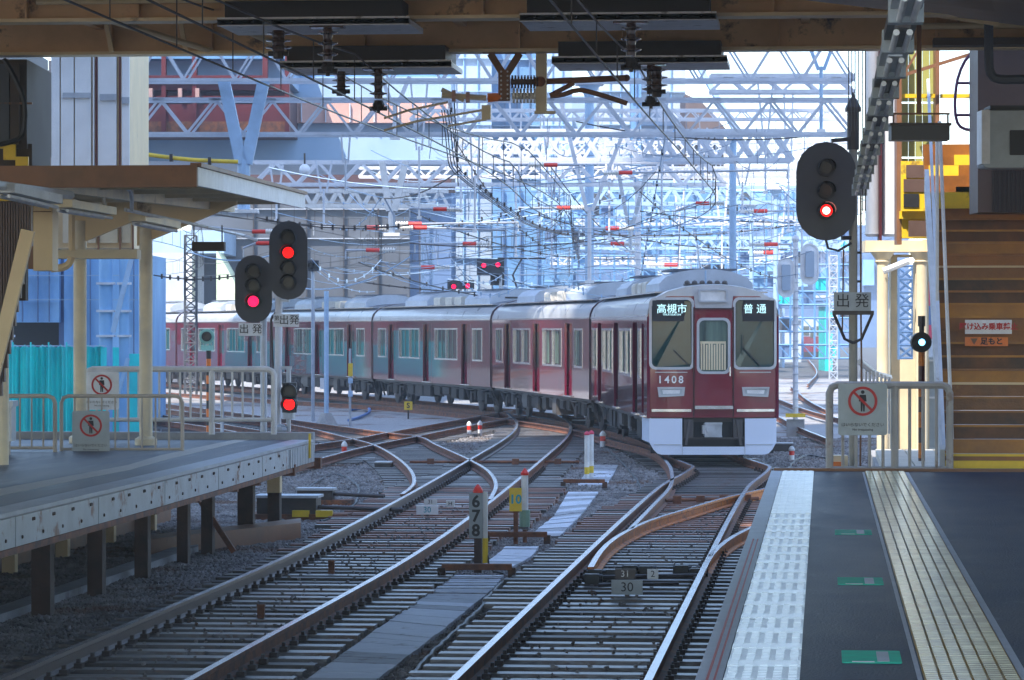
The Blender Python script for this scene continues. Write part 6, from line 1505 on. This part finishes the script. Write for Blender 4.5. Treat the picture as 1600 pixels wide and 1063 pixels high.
m=MB(); m.prism(rrect(-.10,.55,-.14,.14,.01),W(1592,223,37.98),RX,UZ,FX*.02); part(m,'screen',M['black'],t)
m=MB(); m.fbox(1534,172,1547,256,37.95,.4); part(m,'side_panel',M['white'],t); m=MB(); m.fbox(1547,165,1660,172,37.9,.5); part(m,'hood',M['black'],t)
t=thing('hanging_lamp','dark box lamp hanging from a rod at the upper right','light fitting',W(1439,219,36))
m=MB(); m.fbox(1393,194,1484,219,36,.3); part(m,'body',M['signal_black'],t); m=MB(); m.fbox(1391,192,1487,196,35.97,.36); part(m,'rim',M['steel_dark'],t)
m=MB(); m.bar(W(1436,178,36.1),W(1436,20,36.1),.05,.05); m.bar(W(1394,178,36.1),W(1484,178,36.1),.02,.02)
for x in(1396,1481): m.tube(W(x,178,36.1),W(x,194,36.1),.01)
part(m,'rod',M['brown_paint'],t)
# conduit and tube-light run above the platform edge
def vp(d,x,z): return Vector((x,d,z))
t=thing('light_run','run of silver tube light fittings receding above the right platform edge','light fitting',(.42,28,4.3))
y=16.2;k=0
while y<40:
    m=MB(); m.box(.34,.50,y,y+1.25,4.40,4.45); m.box(.38,.46,y,y+1.25,4.36,4.40); part(m,'body',M['steel_dark'] if k%2 else M['galv'],t)
    m=MB(); m.tube((.385,y+.05,4.34),(.385,y+1.2,4.34),.018,8); m.tube((.455,y+.05,4.34),(.455,y+1.2,4.34),.018,8); part(m,'tube',M['white'],t)
    m=MB(); m.box(.33,.51,y+1.25,y+1.40,4.33,4.46); part(m,'bracket',M['sign_grey'],t)
    y+=1.9;k+=1
m=MB(); m.box(.385,.455,14,40,4.47,4.52); part(m,'rail',M['rust'],t)
m=MB(); m.bar(W(1347,262,40.3),W(1337,295,40.3),.06,.04); part(m,'red_end',mat('red_glow',(.5,.02,.02),.4,emit=(1,.02,.05),es=1.0),t)
t=thing('hanger_rods','row of thin dark hanger rods left of the light run','rods',W(1340,150,38.5))
for px in(1326,1331,1336,1341,1348,1352): m=MB(); m.tube(W(px,10,38.5),W(px,205 if px<1345 else 330,38.5),.007,5); part(m,'rod',M['steel_dark'],t)
t=thing('ceiling_soffit','dark sloping soffit in the upper right corner','soffit',W(1500,20,30)); m=MB(); m.hexa([W(1000,-30,26),W(1700,-30,26),W(1700,52,34),W(1440,22,34)]+[p+UZ*.1 for p in(W(1000,-30,26),W(1700,-30,26),W(1700,52,34),W(1440,22,34))]); part(m,'board',M['slat_brown'],t)
m=MB(); m.bar(W(1440,20,33.9),W(1560,38,33.9),.04,.04); part(m,'edge',M['tan_paint'],t)
# ------------------------------------------------------------------ air
hz=MB().box(-420,420,-58,620,-1.9,60)
mh=bpy.data.materials.new('air'); mh.use_nodes=True; n=mh.node_tree; n.nodes.clear(); o=n.nodes.new('ShaderNodeOutputMaterial'); v=n.nodes.new('ShaderNodeVolumePrincipled')
v.inputs['Color'].default_value=(.74,.86,.98,1); v.inputs['Density'].default_value=.0008; v.inputs['Anisotropy'].default_value=.2; n.links.new(v.outputs[0],o.inputs['Volume'])
USE_HAZE=True
if USE_HAZE: solo(hz,'haze',mh,kind='stuff')
